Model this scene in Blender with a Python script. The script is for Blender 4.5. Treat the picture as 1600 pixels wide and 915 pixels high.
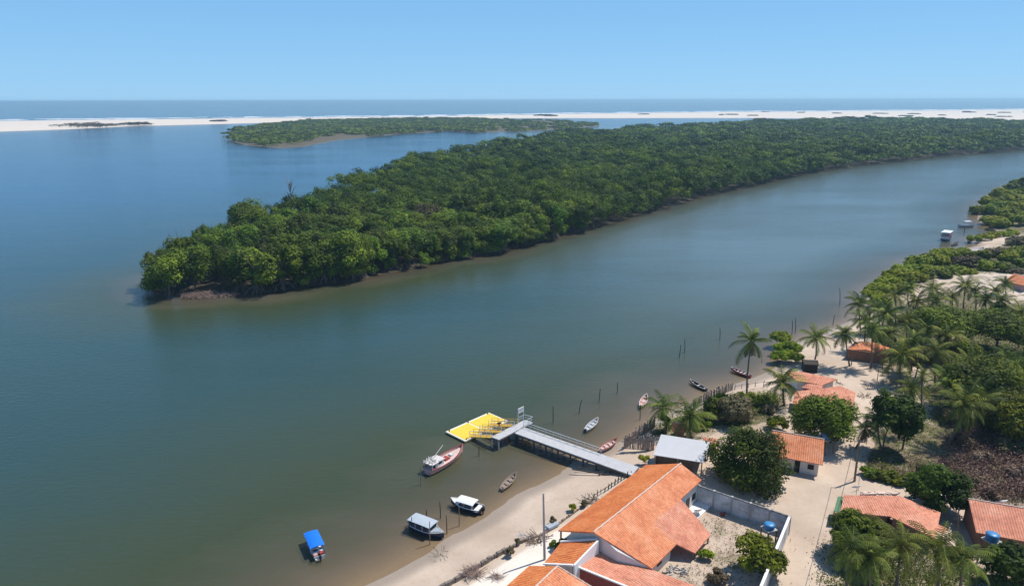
import bpy, math, random
import numpy as np
from mathutils import Vector, Matrix
R_ = math.radians
for o in list(bpy.data.objects): bpy.data.objects.remove(o)
S = bpy.context.scene
col = S.collection
rnd = random.Random(7)
rng = np.random.default_rng(7)

# ------------------------------------------------------------------ camera
CAMH = 55.0; FPX = 1067.0; CX, CY = 800.0, 457.5
PITCH = math.atan((CY-156.5)/FPX); ROLL = R_(0.14)
cam_d = bpy.data.cameras.new('camera'); cam = bpy.data.objects.new('camera', cam_d); col.objects.link(cam)
cam_d.sensor_width = 36; cam_d.lens = 36*FPX/1600; cam_d.clip_start = 0.5; cam_d.clip_end = 80000
cam.location = (0, 0, CAMH)
cam.rotation_euler = (Matrix.Rotation(R_(90)-PITCH, 3, 'X') @ Matrix.Rotation(-ROLL, 3, 'Z')).to_euler()
S.camera = cam
S.render.resolution_x = 1024; S.render.resolution_y = 585

# ------------------------------------------------------------------ light
SUN_EL, SUN_AZ_R = R_(60), R_(27)      # azimuth measured from +X towards +Y
sd_ = Vector((math.cos(SUN_EL)*math.cos(SUN_AZ_R), math.cos(SUN_EL)*math.sin(SUN_AZ_R), math.sin(SUN_EL)))
W = bpy.data.worlds.new('World'); S.world = W; W.use_nodes = True
nt = W.node_tree; nt.nodes.clear()
sky = nt.nodes.new('ShaderNodeTexSky'); sky.sky_type = 'NISHITA'; sky.sun_disc = False
sky.sun_elevation = SUN_EL; sky.sun_rotation = R_(90)-SUN_AZ_R
sky.air_density = 1.0; sky.dust_density = 0.0; sky.ozone_density = 2.6; sky.altitude = 0
bg = nt.nodes.new('ShaderNodeBackground'); bg.inputs['Strength'].default_value = 0.125
tint = nt.nodes.new('ShaderNodeMix'); tint.data_type = 'RGBA'; tint.blend_type = 'MULTIPLY'; tint.inputs[0].default_value = 1
tint.inputs[7].default_value = (0.60, 0.72, 0.85, 1)
out = nt.nodes.new('ShaderNodeOutputWorld')
evn = nt.nodes.new('ShaderNodeMix'); evn.data_type = 'RGBA'; evn.inputs[7].default_value = (2.0, 4.35, 6.85, 1)
hzc = nt.nodes.new('ShaderNodeMix'); hzc.data_type = 'RGBA'; hzc.inputs[6].default_value = (2.12, 4.5, 7.1, 1); hzc.inputs[7].default_value = (1.5, 3.55, 6.3, 1)
hmr = nt.nodes.new('ShaderNodeMapRange'); hmr.inputs['From Min'].default_value = 0.0; hmr.inputs['From Max'].default_value = 0.17
nt.links.new(hmr.outputs[0], hzc.inputs[0]); nt.links.new(hzc.outputs[2], evn.inputs[7])
wtc = nt.nodes.new('ShaderNodeTexCoord'); wsp = nt.nodes.new('ShaderNodeSeparateXYZ'); nt.links.new(wtc.outputs['Generated'], wsp.inputs[0])
wmr = nt.nodes.new('ShaderNodeMapRange'); wmr.inputs['From Min'].default_value = 0.18; wmr.inputs['From Max'].default_value = 0.6
wmr.inputs['To Min'].default_value = 0.82; wmr.inputs['To Max'].default_value = 0.2
nt.links.new(wsp.outputs[2], hmr.inputs['Value']); nt.links.new(wsp.outputs[2], wmr.inputs['Value']); nt.links.new(wmr.outputs[0], evn.inputs[0])
nt.links.new(sky.outputs[0], tint.inputs[6]); nt.links.new(tint.outputs[2], evn.inputs[6]); nt.links.new(evn.outputs[2], bg.inputs['Color']); nt.links.new(bg.outputs[0], out.inputs[0])
sl = bpy.data.lights.new('sun', 'SUN'); sl.energy = 4.9; sl.angle = R_(0.53); sl.color = (1, 0.935, 0.84)
so = bpy.data.objects.new('sun', sl); col.objects.link(so)
so.rotation_euler = (-sd_).to_track_quat('-Z', 'Y').to_euler(); so.location = (0, 0, 300)
S.view_settings.view_transform = 'Standard'; S.view_settings.look = 'None'; S.view_settings.gamma = 1
S.view_settings.exposure = 0.14; S.view_settings.use_curve_mapping = False
S.render.engine = 'CYCLES'
S.cycles.max_bounces = 8; S.cycles.transparent_max_bounces = 12; S.cycles.volume_bounces = 0

# ------------------------------------------------------------------ helpers
def P(px, py, z=0.0):
    """ground position, in metres, of a survey point seen at (px,py) and lying at height z"""
    dx, dy = px-CX, py-CY
    c, s = math.cos(ROLL), math.sin(ROLL)
    x = dx*c-dy*s; y = dx*s+dy*c
    Y = FPX*math.cos(PITCH)-y*math.sin(PITCH); Z = -FPX*math.sin(PITCH)-y*math.cos(PITCH)
    t = (z-CAMH)/Z
    return (x*t, Y*t)
def P3(px, py, z): a = P(px, py, z); return Vector((a[0], a[1], z))

def tag(o, label=None, cat=None, group=None, kind=None):
    if label: o['label'] = label
    if cat: o['category'] = cat
    if group: o['group'] = group
    if kind: o['kind'] = kind
    return o
def empty(name, loc, rz=0, **k):
    o = bpy.data.objects.new(name, None); col.objects.link(o); o.location = loc; o.rotation_euler = (0, 0, rz)
    o.empty_display_size = 0.3
    return tag(o, **k)
def link(name, me, parent=None, **k):
    o = bpy.data.objects.new(name, me); col.objects.link(o)
    if parent: o.parent = parent
    return tag(o, **k)
def copy_tree(o, parent=None):
    c = o.copy(); col.objects.link(c)
    if parent: c.parent = parent
    for ch in list(o.children): copy_tree(ch, c)
    return c

def np_mesh(name, V, F, mat=None, attrs=None, smooth=False):
    """V (n,3), F (m,4) int quads"""
    me = bpy.data.meshes.new(name)
    n, m = len(V), len(F)
    me.vertices.add(n); me.vertices.foreach_set('co', np.asarray(V, np.float32).ravel())
    me.loops.add(m*4); me.loops.foreach_set('vertex_index', np.asarray(F, np.int32).ravel())
    me.polygons.add(m); me.polygons.foreach_set('loop_start', np.arange(0, m*4, 4, dtype=np.int32))
    me.polygons.foreach_set('loop_total', np.full(m, 4, np.int32))
    if smooth: me.polygons.foreach_set('use_smooth', np.ones(m, bool))
    for k, (dom, arr) in (attrs or {}).items():
        a = me.attributes.new(k, 'FLOAT', dom); a.data.foreach_set('value', np.asarray(arr, np.float32))
    if mat: me.materials.append(mat)
    me.update(); me.validate()
    return me

class MB:
    def __init__(s): s.v = []; s.f = []
    def add(s, vs, fs):
        k = len(s.v); s.v += [tuple(v) for v in vs]; s.f += [tuple(i+k for i in f) for f in fs]; return s
    def box(s, x0, x1, y0, y1, z0, z1):
        v = [(x0,y0,z0),(x1,y0,z0),(x1,y1,z0),(x0,y1,z0),(x0,y0,z1),(x1,y0,z1),(x1,y1,z1),(x0,y1,z1)]
        return s.add(v, [(3,2,1,0),(4,5,6,7),(0,1,5,4),(1,2,6,5),(2,3,7,6),(3,0,4,7)])
    def bar(s, a, b, w, h=None, up=(0,0,1)):
        a, b = Vector(a), Vector(b); d = (b-a).normalized(); h = h or w
        u = Vector(up)
        if abs(d.dot(u)) > 0.97: u = Vector((1,0,0))
        sx = d.cross(u).normalized(); sz = sx.cross(d).normalized()
        v = []
        for p in (a, b):
            for (i, j) in ((-1,-1),(1,-1),(1,1),(-1,1)): v.append(p+sx*i*w/2+sz*j*h/2)
        return s.add(v, [(3,2,1,0),(4,5,6,7),(0,1,5,4),(1,2,6,5),(2,3,7,6),(3,0,4,7)])
    def tube(s, pts, rads, n=7):
        pts = [Vector(p) for p in pts]; v = []
        if not hasattr(rads, '__len__'): rads = [rads]*len(pts)
        for i, p in enumerate(pts):
            d = (pts[min(i+1, len(pts)-1)]-pts[max(i-1, 0)]).normalized()
            u = Vector((0,1,0)) if abs(d.y) < 0.9 else Vector((1,0,0))
            sx = d.cross(u).normalized(); sy = sx.cross(d).normalized()
            for k in range(n):
                a = 2*math.pi*k/n; v.append(p+(sx*math.cos(a)+sy*math.sin(a))*rads[i])
        f = []
        for i in range(len(pts)-1):
            for k in range(n):
                f.append((i*n+k, i*n+(k+1)%n, (i+1)*n+(k+1)%n, (i+1)*n+k))
        f.append(tuple(range(n))[::-1]); f.append(tuple((len(pts)-1)*n+k for k in range(n)))
        return s.add(v, f)
    def lathe(s, prof, n=16, c=(0,0,0)):
        v = []
        for (r, z) in prof:
            for k in range(n):
                a = 2*math.pi*k/n; v.append((c[0]+r*math.cos(a), c[1]+r*math.sin(a), c[2]+z))
        f = []
        for i in range(len(prof)-1):
            for k in range(n): f.append((i*n+k, i*n+(k+1)%n, (i+1)*n+(k+1)%n, (i+1)*n+k))
        f.append(tuple(range(n))[::-1]); f.append(tuple((len(prof)-1)*n+k for k in range(n)))
        return s.add(v, f)
    def slab(s, poly, t):
        """poly: 3d outline (top), extruded down by t"""
        n = len(poly); v = [Vector(p) for p in poly]+[Vector(p)-Vector((0,0,t)) for p in poly]
        f = [tuple(range(n)), tuple(range(n, 2*n))[::-1]]+[(i, n+i, n+(i+1)%n, (i+1)%n) for i in range(n)]
        return s.add(v, f)
    def build(s, name, mat, parent=None, smooth=False, **k):
        me = bpy.data.meshes.new(name); me.from_pydata(s.v, [], s.f); me.materials.append(mat)
        if smooth: me.polygons.foreach_set('use_smooth', [True]*len(me.polygons))
        me.update()
        import bmesh
        bm = bmesh.new(); bm.from_mesh(me); bmesh.ops.recalc_face_normals(bm, faces=bm.faces); bm.to_mesh(me); bm.free()
        return link(name, me, parent, **k)

# ------------------------------------------------------------------ materials
def mat(name, colr, rough=0.8, var=0.12, scale=2.0, bump=0.0, bscale=None, metal=0.0, spec=0.3, coord='Object', col2=None):
    m = bpy.data.materials.new(name); m.use_nodes = True; t = m.node_tree; N = t.nodes; L = t.links
    b = N['Principled BSDF']; b.inputs['Roughness'].default_value = rough; b.inputs['Metallic'].default_value = metal
    b.inputs['Specular IOR Level'].default_value = spec
    tc = N.new('ShaderNodeTexCoord'); nz = N.new('ShaderNodeTexNoise'); nz.inputs['Scale'].default_value = scale
    nz.inputs['Detail'].default_value = 6; nz.inputs['Roughness'].default_value = 0.65
    L.new(tc.outputs[coord], nz.inputs['Vector'])
    cr = N.new('ShaderNodeValToRGB'); cr.color_ramp.elements[0].position = 0.3; cr.color_ramp.elements[1].position = 0.7
    c2 = col2 or tuple(min(1, c*(1+var)) for c in colr); c1 = colr if col2 else tuple(c*(1-var) for c in colr)
    cr.color_ramp.elements[0].color = (*c1, 1); cr.color_ramp.elements[1].color = (*c2, 1)
    L.new(nz.outputs[0], cr.inputs[0]); L.new(cr.outputs[0], b.inputs['Base Color'])
    if bump:
        bp = N.new('ShaderNodeBump'); bp.inputs['Strength'].default_value = bump; bp.inputs['Distance'].default_value = 0.05
        n2 = N.new('ShaderNodeTexNoise'); n2.inputs['Scale'].default_value = bscale or scale*4; n2.inputs['Detail'].default_value = 4
        L.new(tc.outputs[coord], n2.inputs['Vector']); L.new(n2.outputs[0], bp.inputs['Height']); L.new(bp.outputs[0], b.inputs['Normal'])
    return m

def leaf_mat(name, dark, light, rvar=0.35, trans=0.25, tone=False):
    m = bpy.data.materials.new(name); m.use_nodes = True; t = m.node_tree; N = t.nodes; L = t.links; N.clear()
    at = N.new('ShaderNodeAttribute'); at.attribute_name = 'tint'
    mx = N.new('ShaderNodeMix'); mx.data_type = 'RGBA'; mx.inputs[6].default_value = (*dark, 1); mx.inputs[7].default_value = (*light, 1)
    a2 = N.new('ShaderNodeAttribute'); a2.attribute_name = 'tree_tone'
    L.new(at.outputs['Fac'], mx.inputs[0])
    oi = N.new('ShaderNodeObjectInfo'); mr = N.new('ShaderNodeMapRange')
    mr.inputs['To Min'].default_value = 1-rvar; mr.inputs['To Max'].default_value = 1+rvar
    L.new(oi.outputs['Random'], mr.inputs['Value'])
    hs = N.new('ShaderNodeHueSaturation'); mt = N.new('ShaderNodeMix'); mt.data_type = 'RGBA'; mt.blend_type = 'MULTIPLY'; mt.inputs[0].default_value = 1 if tone else 0
    tr_ = N.new('ShaderNodeValToRGB'); te = tr_.color_ramp.elements; te[0].color = (0.42, 0.50, 0.55, 1); te[1].color = (1.7, 1.5, 0.9, 1); te[1].position = 1.0
    q = te.new(0.5); q.color = (0.95, 0.98, 1, 1); L.new(a2.outputs['Fac'], tr_.inputs[0])
    L.new(mx.outputs[2], mt.inputs[6]); L.new(tr_.outputs[0], mt.inputs[7]); L.new(mt.outputs[2], hs.inputs['Color']); L.new(mr.outputs[0], hs.inputs['Value'])
    mh = N.new('ShaderNodeMath'); mh.operation = 'MULTIPLY_ADD'; mh.inputs[1].default_value = 0.045; mh.inputs[2].default_value = 0.477
    wn = N.new('ShaderNodeMath'); wn.operation = 'FRACT'; w2 = N.new('ShaderNodeMath'); w2.operation = 'MULTIPLY'; w2.inputs[1].default_value = 17.3
    L.new(oi.outputs['Random'], w2.inputs[0]); L.new(w2.outputs[0], wn.inputs[0]); L.new(wn.outputs[0], mh.inputs[0]); L.new(mh.outputs[0], hs.inputs['Hue'])
    d = N.new('ShaderNodeBsdfPrincipled'); d.inputs['Roughness'].default_value = 0.55; d.inputs['Specular IOR Level'].default_value = 0.12
    tr = N.new('ShaderNodeBsdfTranslucent'); ms = N.new('ShaderNodeMixShader'); ms.inputs[0].default_value = trans
    L.new(hs.outputs[0], d.inputs['Base Color']); L.new(hs.outputs[0], tr.inputs[0])
    L.new(d.outputs[0], ms.inputs[1]); L.new(tr.outputs[0], ms.inputs[2])
    o = N.new('ShaderNodeOutputMaterial'); L.new(ms.outputs[0], o.inputs[0])
    return m

def tile_mat(name, c1, c2, c3, pitch=0.3):
    m = bpy.data.materials.new(name); m.use_nodes = True; t = m.node_tree; N = t.nodes; L = t.links
    b = N['Principled BSDF']; b.inputs['Roughness'].default_value = 0.85; b.inputs['Specular IOR Level'].default_value = 0.2
    tc = N.new('ShaderNodeTexCoord')
    n1 = N.new('ShaderNodeTexNoise'); n1.inputs['Scale'].default_value = 0.35; n1.inputs['Detail'].default_value = 8; n1.inputs['Roughness'].default_value = 0.7
    mp = N.new('ShaderNodeMapping'); mp.inputs['Scale'].default_value = (3.3, 2.2, 2.2); wn = N.new('ShaderNodeTexVoronoi'); wn.inputs['Scale'].default_value = 1.0
    L.new(tc.outputs['Object'], n1.inputs['Vector']); L.new(tc.outputs['Object'], mp.inputs[0]); L.new(mp.outputs[0], wn.inputs['Vector'])
    cr = N.new('ShaderNodeValToRGB'); e = cr.color_ramp.elements; e[0].position = 0.3; e[0].color = (*c1, 1); e[1].position = 0.72; e[1].color = (*c3, 1)
    q = e.new(0.5); q.color = (*c2, 1)
    L.new(n1.outputs[0], cr.inputs[0])
    hs = N.new('ShaderNodeHueSaturation'); mr = N.new('ShaderNodeMapRange'); mr.inputs['To Min'].default_value = 0.88; mr.inputs['To Max'].default_value = 1.12
    sx = N.new('ShaderNodeSeparateColor'); L.new(wn.outputs['Color'], sx.inputs[0]); L.new(sx.outputs[0], mr.inputs['Value']); L.new(mr.outputs[0], hs.inputs['Value'])
    # fine mottling, fungus specks
    n3 = N.new('ShaderNodeTexNoise'); n3.inputs['Scale'].default_value = 5.0; n3.inputs['Detail'].default_value = 5; L.new(tc.outputs['Object'], n3.inputs['Vector'])
    r3 = N.new('ShaderNodeValToRGB'); r3.color_ramp.elements[0].position = 0.34; r3.color_ramp.elements[0].color = (0.55, 0.5, 0.48, 1); r3.color_ramp.elements[1].position = 0.48; r3.color_ramp.elements[1].color = (1, 1, 1, 1)
    L.new(n3.outputs[0], r3.inputs[0])
    mm = N.new('ShaderNodeMix'); mm.data_type = 'RGBA'; mm.blend_type = 'MULTIPLY'; mm.inputs[0].default_value = 0.55
    L.new(cr.outputs[0], mm.inputs[6]); L.new(r3.outputs[0], mm.inputs[7]); L.new(mm.outputs[2], hs.inputs['Color']); L.new(hs.outputs[0], b.inputs['Base Color'])
    sp = N.new('ShaderNodeSeparateXYZ'); L.new(tc.outputs['Object'], sp.inputs[0])
    def saw(sock, per, fn):
        a = N.new('ShaderNodeMath'); a.operation = 'MULTIPLY'; a.inputs[1].default_value = 2*math.pi/per if fn == 'SINE' else 1/per
        L.new(sock, a.inputs[0]); c = N.new('ShaderNodeMath'); c.operation = fn; L.new(a.outputs[0], c.inputs[0]); return c.outputs[0]
    s1 = saw(sp.outputs[0], pitch, 'SINE'); s2 = saw(sp.outputs[1], 0.42, 'FRACT')
    ad = N.new('ShaderNodeMath'); ad.operation = 'MULTIPLY_ADD'; ad.inputs[1].default_value = 0.4; L.new(s2, ad.inputs[0]); L.new(s1, ad.inputs[2])
    bp = N.new('ShaderNodeBump'); bp.inputs['Strength'].default_value = 0.65; bp.inputs['Distance'].default_value = 0.045
    L.new(ad.outputs[0], bp.inputs['Height']); L.new(bp.outputs[0], b.inputs['Normal'])
    return m

M = {}
M['tile'] = tile_mat('clay_tile', (0.50, 0.155, 0.07), (0.63, 0.24, 0.12), (0.72, 0.34, 0.20))
M['tile_new'] = tile_mat('clay_tile_orange', (0.48, 0.125, 0.04), (0.62, 0.19, 0.06), (0.68, 0.26, 0.10))
M['tile_pink'] = tile_mat('clay_tile_faded', (0.46, 0.17, 0.11), (0.60, 0.25, 0.16), (0.70, 0.36, 0.25))
M['mortar'] = mat('mortar', (0.62, 0.47, 0.38), 0.9, 0.2, 3)
M['whitewall'] = mat('whitewashed_plaster', (0.62, 0.60, 0.57), 0.9, 0.1, 0.9, 0.1)
M['parapet'] = mat('bright_white_plaster', (0.8, 0.78, 0.75), 0.85, 0.05, 1.2)
M['stained'] = mat('stained_plaster', (0.20, 0.21, 0.23), 0.9, 0.1, 0.55, 0.2, col2=(0.72, 0.73, 0.74))
M['grime'] = mat('black_mould', (0.05, 0.05, 0.05), 0.95, 0.3, 2.0, 0.2, col2=(0.30, 0.30, 0.30))
M['redwall'] = mat('red_plaster', (0.26, 0.06, 0.05), 0.85, 0.15, 2)
M['clay'] = mat('mud_brick', (0.25, 0.13, 0.09), 0.95, 0.25, 3, 0.3)
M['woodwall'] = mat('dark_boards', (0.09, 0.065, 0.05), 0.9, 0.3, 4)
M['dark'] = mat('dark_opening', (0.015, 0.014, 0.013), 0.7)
M['wood'] = mat('weathered_wood', (0.20, 0.15, 0.115), 0.95, 0.35, 6, 0.3)
M['darkwood'] = mat('wet_dark_wood', (0.045, 0.036, 0.03), 0.8, 0.3, 6)
M['paling'] = mat('sun_bleached_palings', (0.22, 0.16, 0.125), 0.95, 0.4, 3, 0.3, col2=(0.42, 0.34, 0.28))
M['palepink'] = mat('pale_pink_deck', (0.58, 0.44, 0.40), 0.8, 0.15, 3)
M['concrete'] = mat('concrete', (0.40, 0.385, 0.36), 0.9, 0.12, 3)
M['deck'] = mat('grey_pier_deck', (0.42, 0.42, 0.43), 0.85, 0.12, 1.5)
M['rail'] = mat('galvanised_rail', (0.5, 0.56, 0.6), 0.45, 0.1, 3, spec=0.5)
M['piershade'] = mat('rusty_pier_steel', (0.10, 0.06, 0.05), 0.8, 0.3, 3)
M['metalroof'] = mat('pale_sheet_roof', (0.46, 0.465, 0.48), 0.5, 0.05, 0.6, spec=0.4)
M['greenroof'] = mat('green_sheet', (0.06, 0.16, 0.075), 0.55, 0.1, 2)
M['yellow'] = mat('yellow_plastic', (0.72, 0.50, 0.05), 0.6, 0.08, 1.2)
M['yellowsteel'] = mat('yellow_painted_steel', (0.65, 0.38, 0.05), 0.5, 0.1, 2)
M['cream'] = mat('cream_plastic', (0.72, 0.66, 0.52), 0.6, 0.08, 2)
M["blueplastic"] = mat("blue_polyethylene", (0.04, 0.20, 0.42), 0.4, 0.12, 2, spec=0.5)
M['bluecanvas'] = mat('blue_canvas', (0.005, 0.15, 0.62), 0.65, 0.08, 2)
M['white'] = mat('white_gelcoat', (0.68, 0.68, 0.67), 0.35, 0.06, 2, spec=0.5)
M['greycanvas'] = mat('grey_canvas', (0.36, 0.41, 0.46), 0.7, 0.08, 2)
M['navy'] = mat('navy_hull', (0.02, 0.03, 0.06), 0.35, 0.1, 2, spec=0.5)
M['pinkhull'] = mat('faded_pink_paint', (0.50, 0.30, 0.27), 0.7, 0.2, 3)
M['redpaint'] = mat('red_paint', (0.30, 0.045, 0.04), 0.55, 0.2, 3)
M['whitepaint'] = mat('weathered_white_paint', (0.55, 0.52, 0.50), 0.7, 0.15, 4)
M['greypaint'] = mat('grey_blue_paint', (0.33, 0.37, 0.42), 0.7, 0.15, 4)
M['canoewood'] = mat('canoe_wood', (0.25, 0.20, 0.165), 0.85, 0.25, 5)
M['glass'] = mat('boat_glass', (0.03, 0.05, 0.07), 0.08, 0.0, 2, spec=0.8)
M['black'] = mat('black_plastic', (0.015, 0.015, 0.017), 0.5)
M['bark'] = mat('bark', (0.12, 0.095, 0.075), 0.95, 0.3, 4, 0.4)
M['palmbark'] = mat('palm_bark', (0.15, 0.12, 0.10), 0.95, 0.25, 5, 0.5)
M['roots'] = mat('mangrove_roots', (0.10, 0.07, 0.055), 0.95, 0.4, 0.5, col2=(0.20, 0.14, 0.11))
M['drift'] = mat('driftwood', (0.26, 0.18, 0.15), 0.95, 0.25, 1.0)
M['deadtree'] = mat('dead_grey_wood', (0.26, 0.22, 0.20), 0.95, 0.2, 1.0)
M['poleconc'] = mat('pole_concrete', (0.36, 0.34, 0.33), 0.85, 0.1, 2)
M['stone'] = mat('rough_stone', (0.10, 0.08, 0.07), 0.95, 0.3, 2.5, 0.4, col2=(0.26, 0.22, 0.19))
M['foam'] = mat('sea_foam', (0.85, 0.87, 0.9), 0.8, 0.03, 0.02)
M['coconut'] = mat('coconut', (0.16, 0.13, 0.03), 0.6)
M['leaf_mangrove'] = leaf_mat('mangrove_leaves', (0.016, 0.036, 0.004), (0.145, 0.215, 0.014), 0.42, 0.15)
M['leaf_forest'] = leaf_mat('far_mangrove_leaves', (0.024, 0.045, 0.006), (0.145, 0.205, 0.016), 0, 0.25, True)
M['leaf_tree'] = leaf_mat('broadleaf_leaves', (0.030, 0.048, 0.004), (0.185, 0.235, 0.012), 0.15)
M['leaf_mango'] = leaf_mat('mango_leaves', (0.016, 0.028, 0.004), (0.085, 0.125, 0.008), 0.1)
M['leaf_bright'] = leaf_mat('young_mangrove_leaves', (0.11, 0.15, 0.006), (0.28, 0.32, 0.015), 0.12)
M['leaf_dry'] = leaf_mat('dry_scrub_leaves', (0.055, 0.045, 0.022), (0.17, 0.135, 0.07), 0.15, 0.1)
M['leaf_brown'] = leaf_mat('brown_scrub', (0.07, 0.042, 0.030), (0.30, 0.20, 0.15), 0.1, 0.1)
M['leaf_palm'] = leaf_mat('palm_fronds', (0.026, 0.048, 0.007), (0.23, 0.26, 0.045), 0.15, 0.25)
M['leaf_deadpalm'] = leaf_mat('dead_palm_fronds', (0.12, 0.09, 0.055), (0.32, 0.25, 0.16), 0.1, 0.1)
M['leaf_marsh'] = leaf_mat('marsh_grass', (0.05, 0.075, 0.02), (0.16, 0.17, 0.06), 0.0, 0.1)

# ------------------------------------------------------------------ land outlines
def W2(lst, z=0): return [P(a, b, z) for a, b in lst]
mainland = [(-90, -80), (-52, 25)] + W2([(555,915),(600,895),(640,874),(665,862),(690,843),(725,826),(757,808),(785,789),(807,772),(843,757),(876,740),(895,722),(925,712),(950,702),(978,683),(1012,660),(1045,642),(1081,627),(1115,609),(1138,603),(1172,592),(1196,582),(1214,570),(1220,556),(1232,540),(1252,528),(1292,514),(1328,499),(1345,478),(1352,458),(1392,430),(1422,408),(1484,393),(1512,387),(1530,383),(1516,376),(1520,372),(1560,366),(1600,365),(1556,361),(1528,345),(1525,325),(1545,308),(1575,293),(1600,284),(1700,268),(1850,252),(2200,235)]) + [(2600, 900), (2600, -300), (-90, -300)]
island = W2([(228,446),(232,458),(250,462),(280,466),(325,464),(370,457),(420,457),(490,446),(560,437),(600,426),(660,419),(700,407),(760,399),(815,386),(870,371),(935,353),(1000,335),(1050,322),(1100,306),(1145,297),(1200,284),(1270,269),(1330,260),(1400,252),(1470,244),(1560,237),(1620,230),(1720,219),(1860,205)]) + \
         W2([(1760,193),(1680,190),(1560,186.5),(1400,182),(1200,186),(1060,193),(950,199),(880,203),(800,212),(720,227),(640,242),(590,268),(520,282),(480,296),(430,312),(376,322),(352,349),(300,362),(245,372)], 13)
island2 = W2([(355,211),(362,219),(390,227),(440,231.5),(480,229),(520,220),(620,210),(700,204.5),(750,207.5),(830,204.5),(880,202),(935,197),(930,194),(860,188),(780,187),(700,186.5),(640,187),(540,188.5),(470,190),(420,195),(372,203)])
bar = W2([(-500,240),(-300,218),(0,206),(112,202),(212,197),(400,192.5),(520,188),(700,185.5),(830,184.8),(1150,184.5),(1250,185),(1420,186),(1490,187),(1600,188),(1800,190),(2100,194),(2100,166),(1800,169),(1600,171.3),(1450,173),(1150,175),(870,178.5),(700,181.5),(400,184.7),(100,187.7),(0,189.2),(-300,192),(-500,196)])
def sdist(x, y, poly, margin=400.):
    """signed distance (positive inside) of points to a polygon, clipped at -margin"""
    px = np.array([p[0] for p in poly]); py = np.array([p[1] for p in poly])
    res = np.full(x.shape, -margin)
    sel = (x > px.min()-margin) & (x < px.max()+margin) & (y > py.min()-margin) & (y < py.max()+margin)
    X, Y = x[sel], y[sel]; d2 = np.full(X.shape, 1e18); ins = np.zeros(X.shape, bool)
    for i in range(len(px)):
        j = (i+1) % len(px); ax, ay, bx, by = px[i], py[i], px[j], py[j]
        ex, ey = bx-ax, by-ay; l = ex*ex+ey*ey
        t = np.clip(((X-ax)*ex+(Y-ay)*ey)/l, 0, 1)
        d2 = np.minimum(d2, (X-ax-t*ex)**2+(Y-ay-t*ey)**2)
        if ay != by:
            c = ((ay > Y) != (by > Y)) & (X < ex*(Y-ay)/ey+ax)
            ins ^= c
    d = np.sqrt(d2); res[sel] = np.maximum(np.where(ins, d, -d), -margin)
    return res
def smooth(t): t = np.clip(t, 0, 1); return t*t*(3-2*t)
def wig(x, y, s, k=0):
    return (np.sin(x/s+k)+np.sin(y/s*1.3+1.7+k*2)+np.sin((x+y)/s*0.7+0.4+k)+np.sin((x-1.6*y)/s*0.45+k*3))/4
hillc = P(1570, 436, 3)
def fields(x, y):
    dm = sdist(x, y, mainland); di = sdist(x, y, island); d2 = sdist(x, y, island2); db = sdist(x, y, bar)
    dm = dm+wig(x, y, 2.6)*0.35*np.clip(np.abs(dm), 0, 1); di = di+wig(x, y, 7, 2)*1.5
    d2 = d2+wig(x, y, 30, 1)*8; db = db+wig(x, y, 60, 3)*14
    zm = np.where(dm > 0, 1.55*smooth(dm/13)*1.0+wig(x, y, 6)*0.05, np.maximum(dm*0.050, -3.5))
    hd = np.hypot((x-hillc[0])/34, (y-hillc[1])/14)
    zm = zm+np.where(dm > 0, 2.6*smooth(1-hd), 0)
    zi = np.where(di > 0, np.minimum(0.6, 0.1*di), np.maximum(di*0.085, -3.5))
    z2 = np.where(d2 > 0, np.minimum(0.8, 0.03*d2), np.maximum(d2*0.03, -3.5))
    zb = np.where(db > 0, np.minimum(2.2, 0.02*db)+wig(x, y, 45)*0.5*smooth(db/80), np.maximum(db*0.02, -3.5))
    z = np.maximum(np.maximum(zm, zi), np.maximum(z2, zb))
    return z, dm, di, d2, db
def gz(x, y):
    return float(fields(np.array([float(x)]), np.array([float(y)]))[0][0])

rows = [20.0]
while rows[-1] < 27500: rows.append(rows[-1]*(1.0042 if rows[-1] < 900 else 1.009))
ry = np.array(rows); ux = np.linspace(-1.35, 1.35, 620)
GY = np.repeat((ry-80)[:, None], len(ux), 1)
GX = ux[None, :]*ry[:, None]*1.0
nr, nc = GX.shape
idx = np.arange(nr*nc).reshape(nr, nc)
quads = np.stack([idx[:-1, :-1], idx[:-1, 1:], idx[1:, 1:], idx[1:, :-1]], -1).reshape(-1, 4)
gx, gy = GX.ravel(), GY.ravel()
gzv, dm, di, d2, db = fields(gx, gy)

# painted ground cover (what grows or lies there)
def pm(lst, z=1.5, soft=1.5): return smooth(sdist(gx, gy, W2(lst, z), 40)/soft*0.5+0.5)
veg = np.zeros(gx.shape)
def paint(lst, v, soft=1.5):
    global veg
    m = pm(lst, 1.5, soft); veg = veg*(1-m)+v*m
paint([(1330,700),(1345,742),(1420,765),(1500,775),(1620,795),(1900,850),(2300,600),(1700,420),(1540,445),(1440,520),(1395,560),(1400,600),(1385,660)], 1.0, 4)
paint([(1620,470),(1540,452),(1390,470),(1352,500),(1350,560),(1420,600),(1500,560),(1620,540)], 0.85, 5)
paint([(1350,460),(1420,408),(1512,387),(1620,380),(1620,425),(1500,428),(1420,455),(1380,500)], 0.85, 4)
paint([(1525,318),(1620,270),(2200,235),(2200,400),(1620,375),(1548,362)], 1.0, 4)
paint([(1098,795),(1092,790),(1225,838),(1190,915),(1160,960),(1040,960),(1040,890),(1110,850)], 0.46, 1.5)
paint([(1280,795),(1310,790),(1330,800),(1400,830),(1500,860),(1620,880),(1620,1000),(1280,1000),(1290,870)], 0.55, 2)
paint([(1010,665),(1060,640),(1110,625),(1150,612),(1215,615),(1225,640),(1205,665),(1120,668),(1080,690),(1040,685)], 0.9, 1.5)
paint([(1225,640),(1350,640),(1345,690),(1300,690),(1220,670)], 0.5, 2)
paint([(1395,575),(1420,620),(1430,660),(1470,668),(1455,600),(1440,570)], 0.3, 2)
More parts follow.
